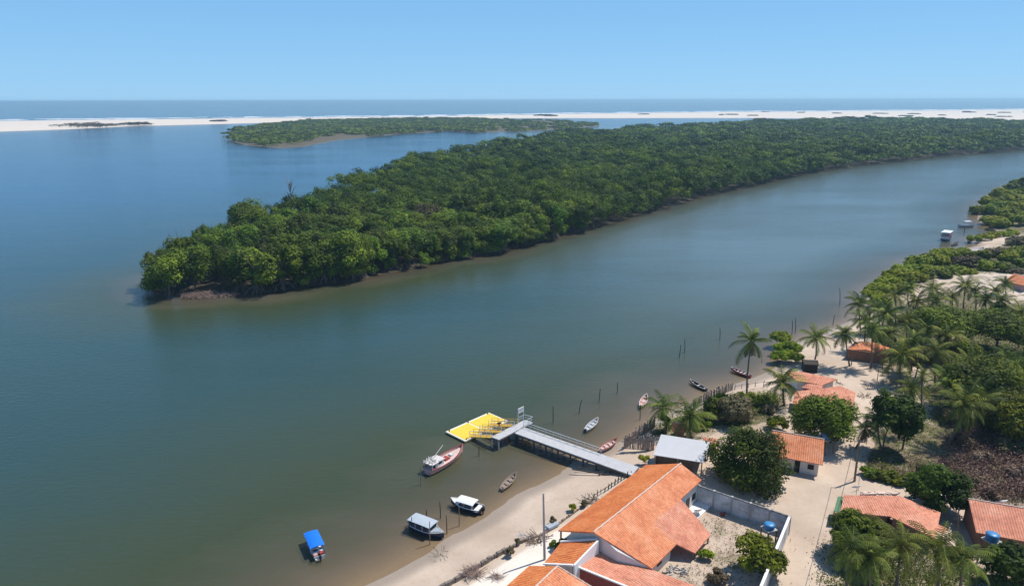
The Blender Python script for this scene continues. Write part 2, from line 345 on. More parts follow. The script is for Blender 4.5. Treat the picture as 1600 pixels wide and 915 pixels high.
paint([(1330,480),(1440,455),(1490,430),(1470,428),(1415,455),(1350,485)], 0.4, 4)
paint([(1540,425),(1620,425),(1620,470),(1570,475),(1500,455),(1480,435)], 0.42, 4)
paint([(1480,388),(1530,386),(1585,372),(1600,360),(1570,362),(1510,377)], 0.0, 3)
road = np.zeros(gx.shape)
def seg_d(a, b):
    ax, ay = a; bx, by = b; ex, ey = bx-ax, by-ay
    t = np.clip(((gx-ax)*ex+(gy-ay)*ey)/(ex*ex+ey*ey), 0, 1); return np.hypot(gx-ax-t*ex, gy-ay-t*ey)
def track(lst, w):
    global road, veg
    pts = W2(lst, 1.5)
    for a, b in zip(pts, pts[1:]):
        k = smooth((w-seg_d(a, b))/1.2+0.5); road = np.maximum(road, k)
track([(1215,1000),(1235,880),(1262,800),(1290,765),(1325,720),(1340,690)], 2.2)
track([(1290,765),(1340,757),(1420,775),(1500,785),(1640,805)], 1.3)
track([(1290,775),(1200,775),(1110,745)], 1.6)
veg = veg*(1-road)
veg = np.where(di > 0, 1.0, veg); mud = np.where(di > -6, 1.0, np.where(d2 > -25, 0.6, 0.0))
veg = np.where(d2 > -8, 1.3, veg)
mud2 = smooth((d2+2)/10)*0.0
veg = np.where(db > 0, 0.0, veg)
white = np.where(db > 3, 0.55, 0.0)
w1 = smooth(sdist(gx, gy, W2([(690,925),(812,852),(1005,733),(1015,760),(870,880),(780,990),(600,990)], 1.5), 40)/1.2+0.2)
white = np.maximum(white, w1*0.75)
white = np.maximum(white, 0.3*pm([(1540,425),(1620,425),(1620,470),(1570,475),(1500,455),(1480,435)], 1.5, 4)*0.6)
wetm = smooth(1-np.maximum(gzv-0.02, 0)/0.22)*np.where(db > 0, 0.3, 1.0)

def ground_material():
    m = bpy.data.materials.new('sand_and_soil'); m.use_nodes = True; t = m.node_tree; N = t.nodes; L = t.links
    b = N['Principled BSDF']; b.inputs['Specular IOR Level'].default_value = 0.2
    tc = N.new('ShaderNodeTexCoord')
    def noise(sc, det=6, r=0.6):
        n = N.new('ShaderNodeTexNoise'); n.inputs['Scale'].default_value = sc; n.inputs['Detail'].default_value = det; n.inputs['Roughness'].default_value = r
        L.new(tc.outputs['Object'], n.inputs['Vector']); return n.outputs[0]
    def ramp(s, a, c1, b2, c2):
        r = N.new('ShaderNodeValToRGB'); r.color_ramp.elements[0].position = a; r.color_ramp.elements[0].color = (*c1, 1)
        r.color_ramp.elements[1].position = b2; r.color_ramp.elements[1].color = (*c2, 1); L.new(s, r.inputs[0]); return r.outputs[0]
    def mix(f, a, c, mode='MIX'):
        x = N.new('ShaderNodeMix'); x.data_type = 'RGBA'; x.blend_type = mode
        for s, i in ((f, 0), (a, 6), (c, 7)):
            if hasattr(s, 'links'): L.new(s, x.inputs[i])
            else: x.inputs[i].default_value = s if i == 0 else (*s, 1)
        return x.outputs[2]
    def at(n): a = N.new('ShaderNodeAttribute'); a.attribute_name = n; return a.outputs['Fac']
    def math_(op, a, c):
        x = N.new('ShaderNodeMath'); x.operation = op; x.use_clamp = True
        for s, i in ((a, 0), (c, 1)):
            if hasattr(s, 'links'): L.new(s, x.inputs[i])
            else: x.inputs[i].default_value = s
        return x.outputs[0]
    sand = ramp(noise(0.25), 0.3, (0.50, 0.405, 0.325), 0.7, (0.60, 0.50, 0.41))
    sand = mix(math_('MULTIPLY', noise(2.2, 8, 0.75), 0.5), sand, (0.40, 0.31, 0.24))
    debris = ramp(noise(1.3, 10, 0.8), 0.60, (1, 1, 1), 0.66, (0.62, 0.54, 0.47))
    sand = mix(0.8, sand, debris, 'MULTIPLY')
    sand = mix(1.0, sand, ramp(noise(0.11, 5, 0.6), 0.35, (0.86, 0.83, 0.80), 0.65, (1.05, 1.04, 1.02)), 'MULTIPLY')
    sand = mix(at('white'), sand, ramp(noise(0.4), 0.3, (0.70, 0.64, 0.56), 0.7, (0.80, 0.75, 0.68)))
    vegc = ramp(noise(0.5, 8, 0.75), 0.36, (0.16, 0.11, 0.08), 0.62, (0.10, 0.115, 0.04))
    vegc = mix(ramp(noise(0.9, 6, 0.7), 0.52, (0, 0, 0), 0.6, (0.9, 0.9, 0.9)), vegc, (0.28, 0.23, 0.15))
    f = math_('ADD', at('veg'), math_('MULTIPLY', noise(0.33, 8, 0.7), 1.0))
    f = ramp(f, 0.92, (0, 0, 0), 1.12, (1, 1, 1)) if False else math_('MULTIPLY', math_('SUBTRACT', math_('ADD', math_('MULTIPLY', at('veg'), 0.62), noise(0.33, 8, 0.7)), 0.72), 5.0)
    c = mix(f, sand, vegc)
    c = mix(math_('MULTIPLY', at('wet'), 0.8), c, (0.24, 0.195, 0.155))
    c = mix(math_('MULTIPLY', at('mud'), 1.0), c, ramp(noise(0.3), 0.35, (0.05, 0.042, 0.030), 0.65, (0.085, 0.068, 0.048)))
    L.new(c, b.inputs['Base Color'])
    rr = N.new('ShaderNodeMapRange'); rr.inputs['To Min'].default_value = 0.95; rr.inputs['To Max'].default_value = 0.45; L.new(at('wet'), rr.inputs['Value']); L.new(rr.outputs[0], b.inputs['Roughness'])
    bp = N.new('ShaderNodeBump'); bp.inputs['Strength'].default_value = 0.35; bp.inputs['Distance'].default_value = 0.25; L.new(noise(1.6, 8, 0.7), bp.inputs['Height']); L.new(bp.outputs[0], b.inputs['Normal'])
    return m
V = np.stack([gx, gy, gzv], -1)
me = np_mesh('ground', V, quads, ground_material(), {'veg': ('POINT', veg), 'mud': ('POINT', mud), 'white': ('POINT', white), 'wet': ('POINT', wetm)}, True)
link('ground', me, kind='structure')

def water_material():
    m = bpy.data.materials.new('river_water'); m.use_nodes = True; t = m.node_tree; N = t.nodes; L = t.links; N.clear()
    tc = N.new('ShaderNodeTexCoord'); at = N.new('ShaderNodeAttribute'); at.attribute_name = 'depth'
    sea = N.new('ShaderNodeAttribute'); sea.attribute_name = 'sea'
    def noise(sc, det, rough, stretch):
        mp = N.new('ShaderNodeMapping'); mp.inputs['Rotation'].default_value = (0, 0, R_(8)); mp.inputs['Scale'].default_value = stretch
        n = N.new('ShaderNodeTexNoise'); n.inputs['Scale'].default_value = sc; n.inputs['Detail'].default_value = det; n.inputs['Roughness'].default_value = rough
        L.new(tc.outputs['Object'], mp.inputs[0]); L.new(mp.outputs[0], n.inputs['Vector']); return n.outputs[0]
    n1 = noise(1.1, 5, 0.6, (0.55, 1.3, 1)); n2 = noise(0.09, 3, 0.5, (0.6, 1.4, 1))
    ad = N.new('ShaderNodeMath'); ad.operation = 'MULTIPLY_ADD'; ad.inputs[1].default_value = 0.5; L.new(n2, ad.inputs[0]); L.new(n1, ad.inputs[2])
    bp = N.new('ShaderNodeBump'); bp.inputs['Distance'].default_value = 0.13; L.new(ad.outputs[0], bp.inputs['Height'])
    wp = noise(0.012, 5, 0.65, (0.5, 1.8, 1)); wr = N.new('ShaderNodeMapRange'); wr.inputs['From Min'].default_value = 0.38; wr.inputs['From Max'].default_value = 0.62
    wr.inputs['To Min'].default_value = 0.5; wr.inputs['To Max'].default_value = 1.15; L.new(wp, wr.inputs['Value']); L.new(wr.outputs[0], bp.inputs['Strength'])
    # turbid body colour by depth; olive mid stop also paints in tree reflections
    cr = N.new('ShaderNodeValToRGB'); e = cr.color_ramp.elements; e[0].position = 0.0; e[0].color = (0.150, 0.130, 0.098, 1); e[1].position = 1.0; e[1].color = (0.028, 0.062, 0.060, 1)
    q = e.new(0.12); q.color = (0.090, 0.086, 0.056, 1); q = e.new(0.34); q.color = (0.046, 0.060, 0.030, 1)
    md = N.new('ShaderNodeMath'); md.operation = 'MULTIPLY'; md.inputs[1].default_value = 1/3.5; L.new(at.outputs['Fac'], md.inputs[0])
    big = noise(0.03, 5, 0.6, (0.6, 1.5, 1)); mb = N.new('ShaderNodeMath'); mb.operation = 'MULTIPLY_ADD'; mb.inputs[1].default_value = 0.5; mb.inputs[2].default_value = -0.22
    L.new(big, mb.inputs[0]); m3 = N.new('ShaderNodeMath'); m3.operation = 'ADD'; m3.use_clamp = True; L.new(md.outputs[0], m3.inputs[0]); L.new(mb.outputs[0], m3.inputs[1]); L.new(m3.outputs[0], cr.inputs[0])
    mc = N.new('ShaderNodeMix'); mc.data_type = 'RGBA'; L.new(sea.outputs['Fac'], mc.inputs[0]); L.new(cr.outputs[0], mc.inputs[6]); mc.inputs[7].default_value = (0.012, 0.075, 0.165, 1)
    sa = N.new('ShaderNodeAttribute'); sa.attribute_name = 'sky_sheen'
    sm = N.new('ShaderNodeMix'); sm.data_type = 'RGBA'; L.new(sa.outputs['Fac'], sm.inputs[0]); L.new(mc.outputs[2], sm.inputs[6]); sm.inputs[7].default_value = (0.115, 0.160, 0.172, 1)  # pale grey body tone painted in for the sky's reflection
    df = N.new('ShaderNodeBsdfDiffuse'); L.new(sm.outputs[2], df.inputs[0])
    tr = N.new('ShaderNodeBsdfTransparent'); tr.inputs[0].default_value = (0.84, 0.80, 0.70, 1)
    ex = N.new('ShaderNodeMath'); ex.operation = 'MULTIPLY'; ex.inputs[1].default_value = -2.6; L.new(at.outputs['Fac'], ex.inputs[0])
    ee = N.new('ShaderNodeMath'); ee.operation = 'EXPONENT'; L.new(ex.outputs[0], ee.inputs[0])
    body = N.new('ShaderNodeMixShader'); L.new(ee.outputs[0], body.inputs[0]); L.new(df.outputs[0], body.inputs[1]); L.new(tr.outputs[0], body.inputs[2])
    gl = N.new('ShaderNodeBsdfGlossy'); gl.inputs['Roughness'].default_value = 0.06; L.new(bp.outputs[0], gl.inputs['Normal'])
    fr = N.new('ShaderNodeFresnel'); fr.inputs['IOR'].default_value = 1.333; L.new(bp.outputs[0], fr.inputs['Normal'])
    fm = N.new('ShaderNodeMath'); fm.operation = 'MULTIPLY'; fm.inputs[1].default_value = 0.92; L.new(fr.outputs[0], fm.inputs[0])
    ms = N.new('ShaderNodeMixShader'); L.new(fm.outputs[0], ms.inputs[0]); L.new(body.outputs[0], ms.inputs[1]); L.new(gl.outputs[0], ms.inputs[2])
    o = N.new('ShaderNodeOutputMaterial'); L.new(ms.outputs[0], o.inputs[0])
    return m
depth = np.clip(-gzv, 0, 3.5)
front_bar = np.array([p for p in bar])
# open sea and outer lagoon bluer; channel paled to stand in for sky reflection
seaf = smooth((gy-260+np.clip(-gx, -400, 500)*0.9)/500)
seaf = np.where((di < 0) & (gx > 0) & (gy < 1800), seaf*smooth((gy-500)/1200)*0.8, seaf)
sky_sheen = smooth((gx+0.5*gy-30)/210)*smooth((gx+60)/120)*np.where(gy < 1500, 1, 0)*np.clip(depth/1.6, 0, 1)*0.85
seaf = seaf*(1-sky_sheen)
V2 = np.stack([gx, gy, np.zeros_like(gx)], -1)
keep = (gzv.reshape(nr, nc)[:-1, :-1].ravel() < 0.4)
me = np_mesh('water', V2, quads[keep], water_material(), {'depth': ('POINT', depth), 'sea': ('POINT', seaf), 'sky_sheen': ('POINT', sky_sheen)}, True)
link('water', me, kind='structure')

# surf along the outer side of the sand spit
mb = MB()
back = W2([(-300,191.2),(0,188.4),(100,186.9),(400,184.0),(700,180.8),(870,177.8),(1150,174.4),(1450,172.4),(1600,170.8),(1800,168.5)])
r2 = random.Random(4)
for a, b in zip(back, back[1:]):
    L_ = math.dist(a, b); n = int(L_/60)
    for i in range(n):
        for k in range(2):
            t = (i+r2.random())/n; x = a[0]+(b[0]-a[0])*t; y = a[1]+(b[1]-a[1])*t+r2.uniform(-10, 60)+k*85
            w = r2.uniform(20, 80)*(1-.3*k); d = r2.uniform(3, 8)
            if r2.random() < 0.25*k: continue
            pts = []
            m_ = 7
            for j in range(m_+1): pts.append((x-w+2*w*j/m_, y+d*math.sin(math.pi*j/m_)*r2.uniform(.7, 1.2)+3, .8))
            for j in range(m_, -1, -1): pts.append((x-w+2*w*j/m_, y-d*math.sin(math.pi*j/m_)*r2.uniform(.5, 1), .35))
            n0 = m_+1
            mb.add(pts, [(j, j+1, 2*n0-2-j, 2*n0-1-j) for j in range(m_)])
mb.build('surf', M['foam'], None, kind='stuff', label='white breaking waves along the outer beach of the sand spit', cat='surf')

# haze
hz = MB().box(-30000, 30000, -150, 28500, -6, 60)
hm = bpy.data.materials.new('haze'); hm.use_nodes = True; hn = hm.node_tree; hn.nodes.clear()
pv = hn.nodes.new('ShaderNodeVolumePrincipled'); pv.inputs['Color'].default_value = (0.50, 0.80, 1.0, 1); pv.inputs['Density'].default_value = 0.00013; pv.inputs['Anisotropy'].default_value = 0.2
ho = hn.nodes.new('ShaderNodeOutputMaterial'); hn.links.new(pv.outputs[0], ho.inputs['Volume'])
hz.build('haze', hm, None, kind='stuff')

# ------------------------------------------------------------------ foliage builders
def leaf_quads(C, size, tint, nrm, r, aspect=0.6):
    n = len(C)
    nr_ = nrm+r.normal(0, 0.33, (n, 3)); nr_ /= np.linalg.norm(nr_, axis=1)[:, None]+1e-9
    t = np.cross(nr_, r.normal(0, 1, (n, 3))); t /= np.linalg.norm(t, axis=1)[:, None]+1e-9
    b = np.cross(nr_, t)
    s = (size*r.uniform(0.6, 1.3, n))[:, None]
    Vv = np.stack([C-t*s, C-b*s*aspect, C+t*s, C+b*s*aspect], 1).reshape(-1, 3)
    return Vv
def crown_points(seed, R, zc, H, n, lobes, low=-0.35, lobe_r=(0.32, 0.5), flat=0.8):
    """leaf centres in lumpy clumps over a dome; R radius, H half height, zc centre"""
    r = np.random.default_rng(seed); C = []; T = []; Nn = []
    per = n//lobes
    for k in range(lobes):
        a = r.uniform(0, 2*math.pi); u = r.uniform(low, 0.98); q = math.sqrt(max(0, 1-u*u))
        rr = r.uniform(0.5, 0.78)
        lc = np.array([math.cos(a)*q*R*rr, math.sin(a)*q*R*rr, zc+u*H*rr]); lr = R*r.uniform(*lobe_r)
        d = r.normal(0, 1, (per, 3)); d[:, 2] = d[:, 2]*0.9+0.35; d /= np.linalg.norm(d, axis=1)[:, None]
        rad = lr*r.uniform(0.72, 1.06, per)*(1+0.16*np.sin(d[:, 0]*7+k)+0.14*np.sin(d[:, 1]*8+2*k+d[:, 2]*6))
        c = lc+d*rad[:, None]*np.array([1, 1, flat])
        C.append(c); Nn.append(d*0.8+np.array([0, 0, 0.45]))
        T.append(np.clip(r.uniform(0.1, 0.9)+r.normal(0, 0.11, per), 0, 1))
    return np.concatenate(C), np.concatenate(T), np.concatenate(Nn), r
def crown_mesh(name, seed, R, zc, H, n, leaf, lobes, material, **k):
    C, T, Nn, r = crown_points(seed, R, zc, H, n, lobes, **k)
    Vv = leaf_quads(C, leaf, T, Nn, r)
    return np_mesh(name, Vv, np.arange(len(C)*4).reshape(-1, 4), material, {'tint': ('FACE', T)})
def trunk_mesh(seed, h, r0, R, roots=False, m=None, limbs=5):
    r = random.Random(seed); mb = MB()
    bend = Vector((r.uniform(-.4, .4), r.uniform(-.4, .4), 0))
    mb.tube([(0, 0, -0.3), bend*0.3+Vector((0, 0, h*.25)), bend+Vector((0, 0, h*.5))], [r0*1.25, r0*.95, r0*.75], 7)
    top = bend+Vector((0, 0, h*.5))
    for k in range(limbs):
        a = 2*math.pi*k/limbs+r.uniform(-.4, .4); e = Vector((math.cos(a)*R*.55, math.sin(a)*R*.55, h*r.uniform(.7, .95)))
        mid = top.lerp(e, .5)+Vector((0, 0, -h*.05))
        mb.tube([top-Vector((0, 0, h*.08)), mid, e], [r0*.6, r0*.4, r0*.15], 5)
    if roots:
        for k in range(9):
            a = r.uniform(0, 6.28); L_ = r.uniform(1.5, 3.2)
            mb.tube([Vector((0, 0, h*r.uniform(.1, .22))), Vector((math.cos(a)*L_*.6, math.sin(a)*L_*.6, h*.1)), Vector((math.cos(a)*L_, math.sin(a)*L_, -.4))], [.14, .11, .08], 4)
    o = mb.build('trunk', m or M['bark']); me = o.data; bpy.data.objects.remove(o); return me

# ---- mangrove island
r3 = random.Random(11)
isl = np.array(island)
def in_poly_sd(x, y, poly, mg=60.): return sdist(np.array(x, float), np.array(y, float), poly, mg)
cand = []
y = 185.0; ir = np.random.default_rng(5)
while y < 2300:
    sp = max(6.6, y*0.018)
    xs = np.arange(-200-y*0.2, 1500+y*0.3, sp)
    xx = xs+ir.uniform(-.42, .42, len(xs))*sp; yy = y+ir.uniform(-.42, .42, len(xs))*sp
    ds = in_poly_sd(xx, yy, island)
    ok = (ds > -1.0)
    for a, b, d in zip(xx[ok], yy[ok], ds[ok]):
        if abs(a) < (b+60)*0.95+40: cand.append((a, b, d, sp))
    y += sp*0.9
# extra row hugging the channel shore
shore = island[:29]
for a, b in zip(shore, shore[1:]):
    L_ = math.dist(a, b); my = (a[1]+b[1])/2; sp = max(4.6, my*0.0165); n = max(1, int(L_/sp))
    for i in range(n):
        t = (i+r3.random()*.8)/n; x = a[0]+(b[0]-a[0])*t; y_ = a[1]+(b[1]-a[1])*t
        nx, ny = -(b[1]-a[1])/L_, (b[0]-a[0])/L_
        off = r3.uniform(0.3, 2.2); cand.append((x+nx*off, y_+ny*off, 0.5, -sp))
tipc = [P(325, 463, 0), P(252, 452, 0)]
cand = [c for c in cand if not any(math.hypot(c[0]-q[0], c[1]-q[1]) < 7.5 for q in tipc[:1])]
cand = [c for c in cand if c[0] > P(244, 450, 0)[0] or c[1] > 225]
cand.sort(key=lambda c: math.hypot(c[0], c[1]))
print('mangroves', len(cand))
variants = []
for k in range(9):
    Rr = 4.6; h = 12.5
    cm = crown_mesh('crown', 100+k, Rr, 7.4, 5.0, 3800, 0.28, 8+k % 5, M['leaf_mangrove'], low=-0.9, lobe_r=(.30, .60))
    tm = trunk_mesh(200+k, h, 0.22, Rr, roots=(k % 2 == 0))
    variants.append((cm, tm))
dryv = [crown_mesh('crown', 160+k, 4.2, 7.4, 5.0, 1300, 0.24, 9, M['leaf_dry'], low=-0.7) for k in range(2)]
shrubv = [crown_mesh('crown', 140+k, 2.7, 1.9, 2.1, 1500, 0.25, 9, M['leaf_mangrove'], low=-0.5) for k in range(4)]
NIND = 298
def hfac(x, y, d):
    n = float(wig(np.array([x]), np.array([y]), 17, 1)[0]); n2 = float(wig(np.array([x]), np.array([y]), 5, 4)[0])
    return 1.0+0.30*n+0.17*n2
ninds = 0; far = []
for (x, y_, d, sp) in cand:
    D = math.hypot(x, y_)
    z = 0.3 if d > 0 else 0.1
    fh = hfac(x, y_, d)
    if x < -80 and y_ < 250: fh = max(fh, 1.08)
    tipf = 1.0
    if ninds < NIND:
        small = sp < 0
        if small and r3.random() < .45:
            e = empty('mangrove_shrub', (x, y_, 0.1), r3.uniform(0, 6.28), label='low mangrove shrub hanging over the water at the island shore', cat='shrub', group='mangrove shrubs along the island shore')
            c = link('crown', shrubv[r3.randrange(4)], e); e.scale = [r3.uniform(.75, 1.25)]*2+[r3.uniform(.8, 1.5)]
        else:
            e = empty('mangrove_tree', (x, y_, z), r3.uniform(0, 6.28), label=('mangrove tree at the channel edge of the wooded island' if d < 5 else 'mangrove tree inside the dense canopy of the wooded island'), cat='tree', group='mangrove trees on the wooded island')
            cm, tm = variants[r3.randrange(9)]
            if r3.random() < .045:
                cm = dryv[r3.randrange(2)]; e['label'] = 'thin greyish half-dead mangrove tree among green ones on the wooded island'
            link('crown', cm, e); link('trunk', tm, e)
            s = r3.choice((.7, .85, 1.0, 1.15, 1.35))*r3.uniform(.92, 1.08)*(.85 if small else 1); sh = (.62 if small else .62+.4*s)*fh
            e.scale = (s, s, sh)
        ninds += 1
    else: far.append((x, y_, d, sp, fh))
CC, TT, NN, SS = [], [], [], []; TN = []
base = [crown_points(300+k, 1.0, 0.0, 1.0, n_, lb_, low=-.5, lobe_r=(.3, .6))[:3] for k, (n_, lb_) in enumerate([(760, 8)]*6)]
base_far = [crown_points(330+k, 1.0, 0.0, 1.0, 210, 7, low=-.2)[:3] for k in range(6)]
for (x, y_, d, sp, fh) in far:
    D = math.hypot(x, y_); B = base if D < 620 else base_far
    C, T, N_ = B[r3.randrange(6)]
    a = r3.uniform(0, 6.28); ca, sa = math.cos(a), math.sin(a)
    small = sp < 0; sp = abs(sp)
    big = r3.choice((.7, .85, 1.0, 1.2, 1.45)); Rr = max(4.6, sp*.66)*big*r3.uniform(.92, 1.08); fh = fh*(.72+.28*big); top = 12.6*fh*r3.uniform(.8, 1.2)*(.72 if small else 1)
    H = min(5.2, top*.5) if not small else top*.5
    Rot = np.array([[ca, -sa, 0], [sa, ca, 0], [0, 0, 1]])
    c = (C@Rot.T)*np.array([Rr, Rr, H*.95])+np.array([x, y_, top-H*.95+.2])
    CC.append(c); TT.append(np.clip(T*0.8+r3.uniform(-.1, .2), 0, 1)); TN.append(np.full(len(C), r3.random())); NN.append(N_@Rot.T); SS.append(np.full(len(C), max(.36, D*0.00105 if D < 620 else D*0.0014)))
CC = np.concatenate(CC); TT = np.concatenate(TT); NN = np.concatenate(NN); SS = np.concatenate(SS); TN = np.concatenate(TN)
rr_ = np.random.default_rng(3)
print('far leaves', len(CC))
me = np_mesh('mangrove_forest', leaf_quads(CC, SS, TT, NN, rr_), np.arange(len(CC)*4).reshape(-1, 4), M['leaf_forest'], {'tint': ('FACE', TT), 'tree_tone': ('FACE', TN)})
link('mangrove_forest', me, kind='stuff', label='dense mangrove forest stretching away along the wooded island', cat='forest')

# roots, snags and mud-stained stems at the island edge
mb = MB()
for a, b in zip(shore[:-2], shore[1:-1]):
    L_ = math.dist(a, b); D = math.hypot(a[0], a[1])
    if D > 900: break
    n = int(L_*(1.6 if D < 350 else .7)); nx, ny = -(b[1]-a[1])/L_, (b[0]-a[0])/L_
    for i in range(n):
        t = r3.random(); x = a[0]+(b[0]-a[0])*t; y_ = a[1]+(b[1]-a[1])*t; off = r3.uniform(-1.0, 2.5)
        x += nx*off; y_ += ny*off; k = r3.random()
        w = .05+.00012*D
        mb.bar((x, y_, -.3), (x+r3.uniform(-1, 1), y_+r3.uniform(-1, 1), r3.uniform(.7, 2.8)), w)
mb.build('mangrove_roots', M['roots'], None, kind='stuff', label='tangled brown mangrove roots at the island waterline', cat='roots')
for (px, py, n, rad, lb) in ((325, 463, 260, 4.8, 'pale tangle of fallen branches at the island tip'), (252, 452, 60, 2.6, 'arching bleached branches at the far left tip of the island'), (1030, 320, 40, 3, 'driftwood snag on the island shore halfway along the channel'), (560, 432, 45, 2.2, 'brown driftwood snag below the tallest island trees'), (470, 443, 45, 2.4, 'fallen branches under the overhanging island trees')):
    c = P(px, py, 0); mb = MB()
    for i in range(n):
        a = r3.uniform(0, 6.28); q = rad*math.sqrt(r3.random()); x = math.cos(a)*q*1.7; y_ = math.sin(a)*q*.6
        l = r3.uniform(.8, 2.6); b_ = r3.uniform(0, 6.28)
        mb.tube([(x, y_, -.2), (x+math.cos(b_)*l*.5, y_+math.sin(b_)*l*.5, r3.uniform(.4, 1.2)), (x+math.cos(b_)*l, y_+math.sin(b_)*l, r3.uniform(0, 1.1))], [.09, .06, .03], 4)
    o = mb.build('driftwood_pile', M['drift'], None, label=lb, cat='driftwood', group='driftwood at the island edge'); o.location = (c[0], c[1], 0)
# bare dead tree
def dead_tree(x, y_, h, seed, label):
    r = random.Random(seed); mb = MB()
    mb.tube([(0, 0, 0), (.3, 0, h*.5), (.1, .2, h*.8)], [.34, .28, .18], 6)
    for k in range(9):
        z0 = h*r.uniform(.45, .8); a = r.uniform(0, 6.28); l = r.uniform(1.2, 3)
        e = Vector((math.cos(a)*l*.6, math.sin(a)*l*.6, z0+l*1.3)); mb.tube([(.2, 0, z0), e*.6+Vector((0, 0, z0*.35+.4)), e], [.2, .15, .09], 4)
        for q in range(3):
            a2 = a+r.uniform(-1, 1); mb.tube([e*.8+Vector((0, 0, z0*.18)), e+Vector((math.cos(a2), math.sin(a2), 1.1))], [.06, .03], 3)
    o = mb.build('dead_tree', M['deadtree'], None, label=label, cat='tree'); o.location = (x, y_, .2)
c = P(461, 312, 12); dead_tree(c[0], c[1]-6, 25, 3, 'bare dead grey tree rising above the mangroves')

# ---- island two: low mangroves and marsh
CC, TT, NN, SS = [], [], [], []
xs = rng.uniform(-560, 260, 15000); ys = rng.uniform(800, 2700, 15000); ds = in_poly_sd(xs, ys, island2)
k = 0
for x, y_, d in zip(xs, ys, ds):
    if d < -1: continue
    marsh = (y_ < 1150 and d < 70 and -300 < x < -225)
    if marsh and rnd.random() < .8: continue
    if x > -60 and rnd.random() < .7: continue
    C, T, N_ = base_far[k % 6]; k += 1
    Rr = rnd.uniform(8, 14); H = rnd.uniform(2.0, 3.8)*(.6 if x > -60 else 1)
    CC.append(C*np.array([Rr, Rr, H])+np.array([x, y_, H*.9+.5])); TT.append(np.clip(T+rnd.uniform(-.3, .3), 0, 1)); NN.append(N_); SS.append(np.full(len(C), y_*.0015))
    if k > 1500: break
CC = np.concatenate(CC); TT = np.concatenate(TT); NN = np.concatenate(NN); SS = np.concatenate(SS)
me = np_mesh('far_mangrove_forest', leaf_quads(CC, SS, TT, NN, rr_), np.arange(len(CC)*4).reshape(-1, 4), M['leaf_forest'], {'tint': ('FACE', TT), 'tree_tone': ('FACE', np.repeat(np.random.default_rng(2).uniform(.3, 1, len(TT)//207+1), 207)[:len(TT)])})
link('low_mangrove_forest', me, kind='stuff', label='low mangrove thicket on the distant flat island', cat='forest')
# scrubby patches on the sand spit
CC, TT, NN, SS = [], [], [], []
sp_ = [(135,198,26,8),(152,197,14,4),(217,195,14,6),(345,190,10,4),(860,182,10,5),(850,181,14,4),(905,183,14,4)]
for i in range(22): sp_.append((rnd.uniform(1000, 1620), rnd.uniform(175, 185), rnd.uniform(4, 10), rnd.uniform(1.5, 2.5)))
for (px, py, w, h) in sp_:
    c = P(px, py, 1.5)
    if px > 400 and in_poly_sd([c[0]], [c[1]], bar)[0] < 130: continue
    for q in range(5):
        C, T, N_ = base_far[q]
        CC.append(C*np.array([w*1.6, w*.8, h*.8])+np.array([c[0]+rnd.uniform(-w, w)*1.5, c[1]+rnd.uniform(-w, w)*2.2, h*.4+1.5])); TT.append(T*.6); NN.append(N_); SS.append(np.full(len(C), c[1]*.0011))
CC = np.concatenate(CC); TT = np.concatenate(TT); NN = np.concatenate(NN); SS = np.concatenate(SS)
me = np_mesh('dune_scrub', leaf_quads(CC, SS, TT, NN, rr_), np.arange(len(CC)*4).reshape(-1, 4), M['leaf_dry'], {'tint': ('FACE', TT)})
link('dune_scrub', me, kind='stuff', label='dark scrub patches scattered on the white sand spit', cat='scrub')

#@@PART2
# ================================================================== buildings
GZ = 1.5
def roofpart(e, pts, m, t=0.14, name='roof', **k):
    inv = e.matrix_basis.inverted()
    return MB().slab([inv @ Vector(p) for p in pts], t).build(name, m, e, **k)
def px(*l): return [P3(*q) for q in l]
def inset(pts, f=0.9):
    c = sum((Vector(p) for p in pts), Vector())/len(pts); return [c+(Vector(p)-c)*f for p in pts]
def walls(e, pts, m, f=0.9, drop=0.2, z0=GZ-.2, name='wall', **k):
    """solid walls following a roof outline"""
    inv = e.matrix_basis.inverted(); q = inset(pts, f); n = len(q)
    top = [Vector((p.x, p.y, p.z-drop)) for p in q]; bot = [Vector((p.x, p.y, z0)) for p in q]
    mb = MB().add([inv @ v for v in top+bot], [tuple(range(n)), tuple(range(n, 2*n))[::-1]]+[(i, n+i, n+(i+1) % n, (i+1) % n) for i in range(n)])
    return mb.build(name, m, e, **k)
def ridge(e, a, b, r=0.11, name='ridge_cap'):
    inv = e.matrix_basis.inverted(); a, b = inv @ Vector(a), inv @ Vector(b); n = 24; r4 = random.Random(3)
    pts = [a.lerp(b, i/n)+Vector((0, r4.uniform(-.03, .03), .03+r4.uniform(0, .03))) for i in range(n+1)]
    return MB().tube(pts, r, 6).build(name, M['mortar'], e)

# ---- large riverside building
e = empty('tiled_house', (9.5, 69.4, 0), R_(48.37), label='long riverside building with the biggest two-slope orange tile roof', cat='house')
sl_ = 0.42; zr = 6.3
def Lp(a, b): return Vector((a, -b, zr-sl_*abs(b)))
mb = MB().slab([Lp(0, 0), Lp(21, 0), Lp(21, -5.5), Lp(.1, -5.3)], .16); mb.build('roof', M['tile_new'], e, label='saturated orange roof slope towards the river')
mb = MB().slab([Lp(0, 0.005), Lp(2.2, 6.7), Lp(8, 6.6), Lp(8.0, 3.3), Lp(15.0, 3.3), Lp(21.1, 3.2), Lp(21, .005)], .16); mb.build('roof', M['tile'], e, label='paler orange roof slope towards the yard')
def Le(a, b): return Lp(a, b)+Vector((0, 0, -.003))
mb = MB().slab([Le(8.0, 3.3), Le(8.0, 6.6), Le(9, 8.6), Le(13.5, 8.4), Le(14.7, 4.8), Le(15, 3.3)], .16); mb.build('roof', M['tile_pink'], e, label='faded porch roof reaching into the yard')
mb = MB().tube([(i*.7, (0.03 if i % 2 else -.03), zr+.05) for i in range(31)], .10, 6); mb.build('ridge_cap', M['mortar'], e)
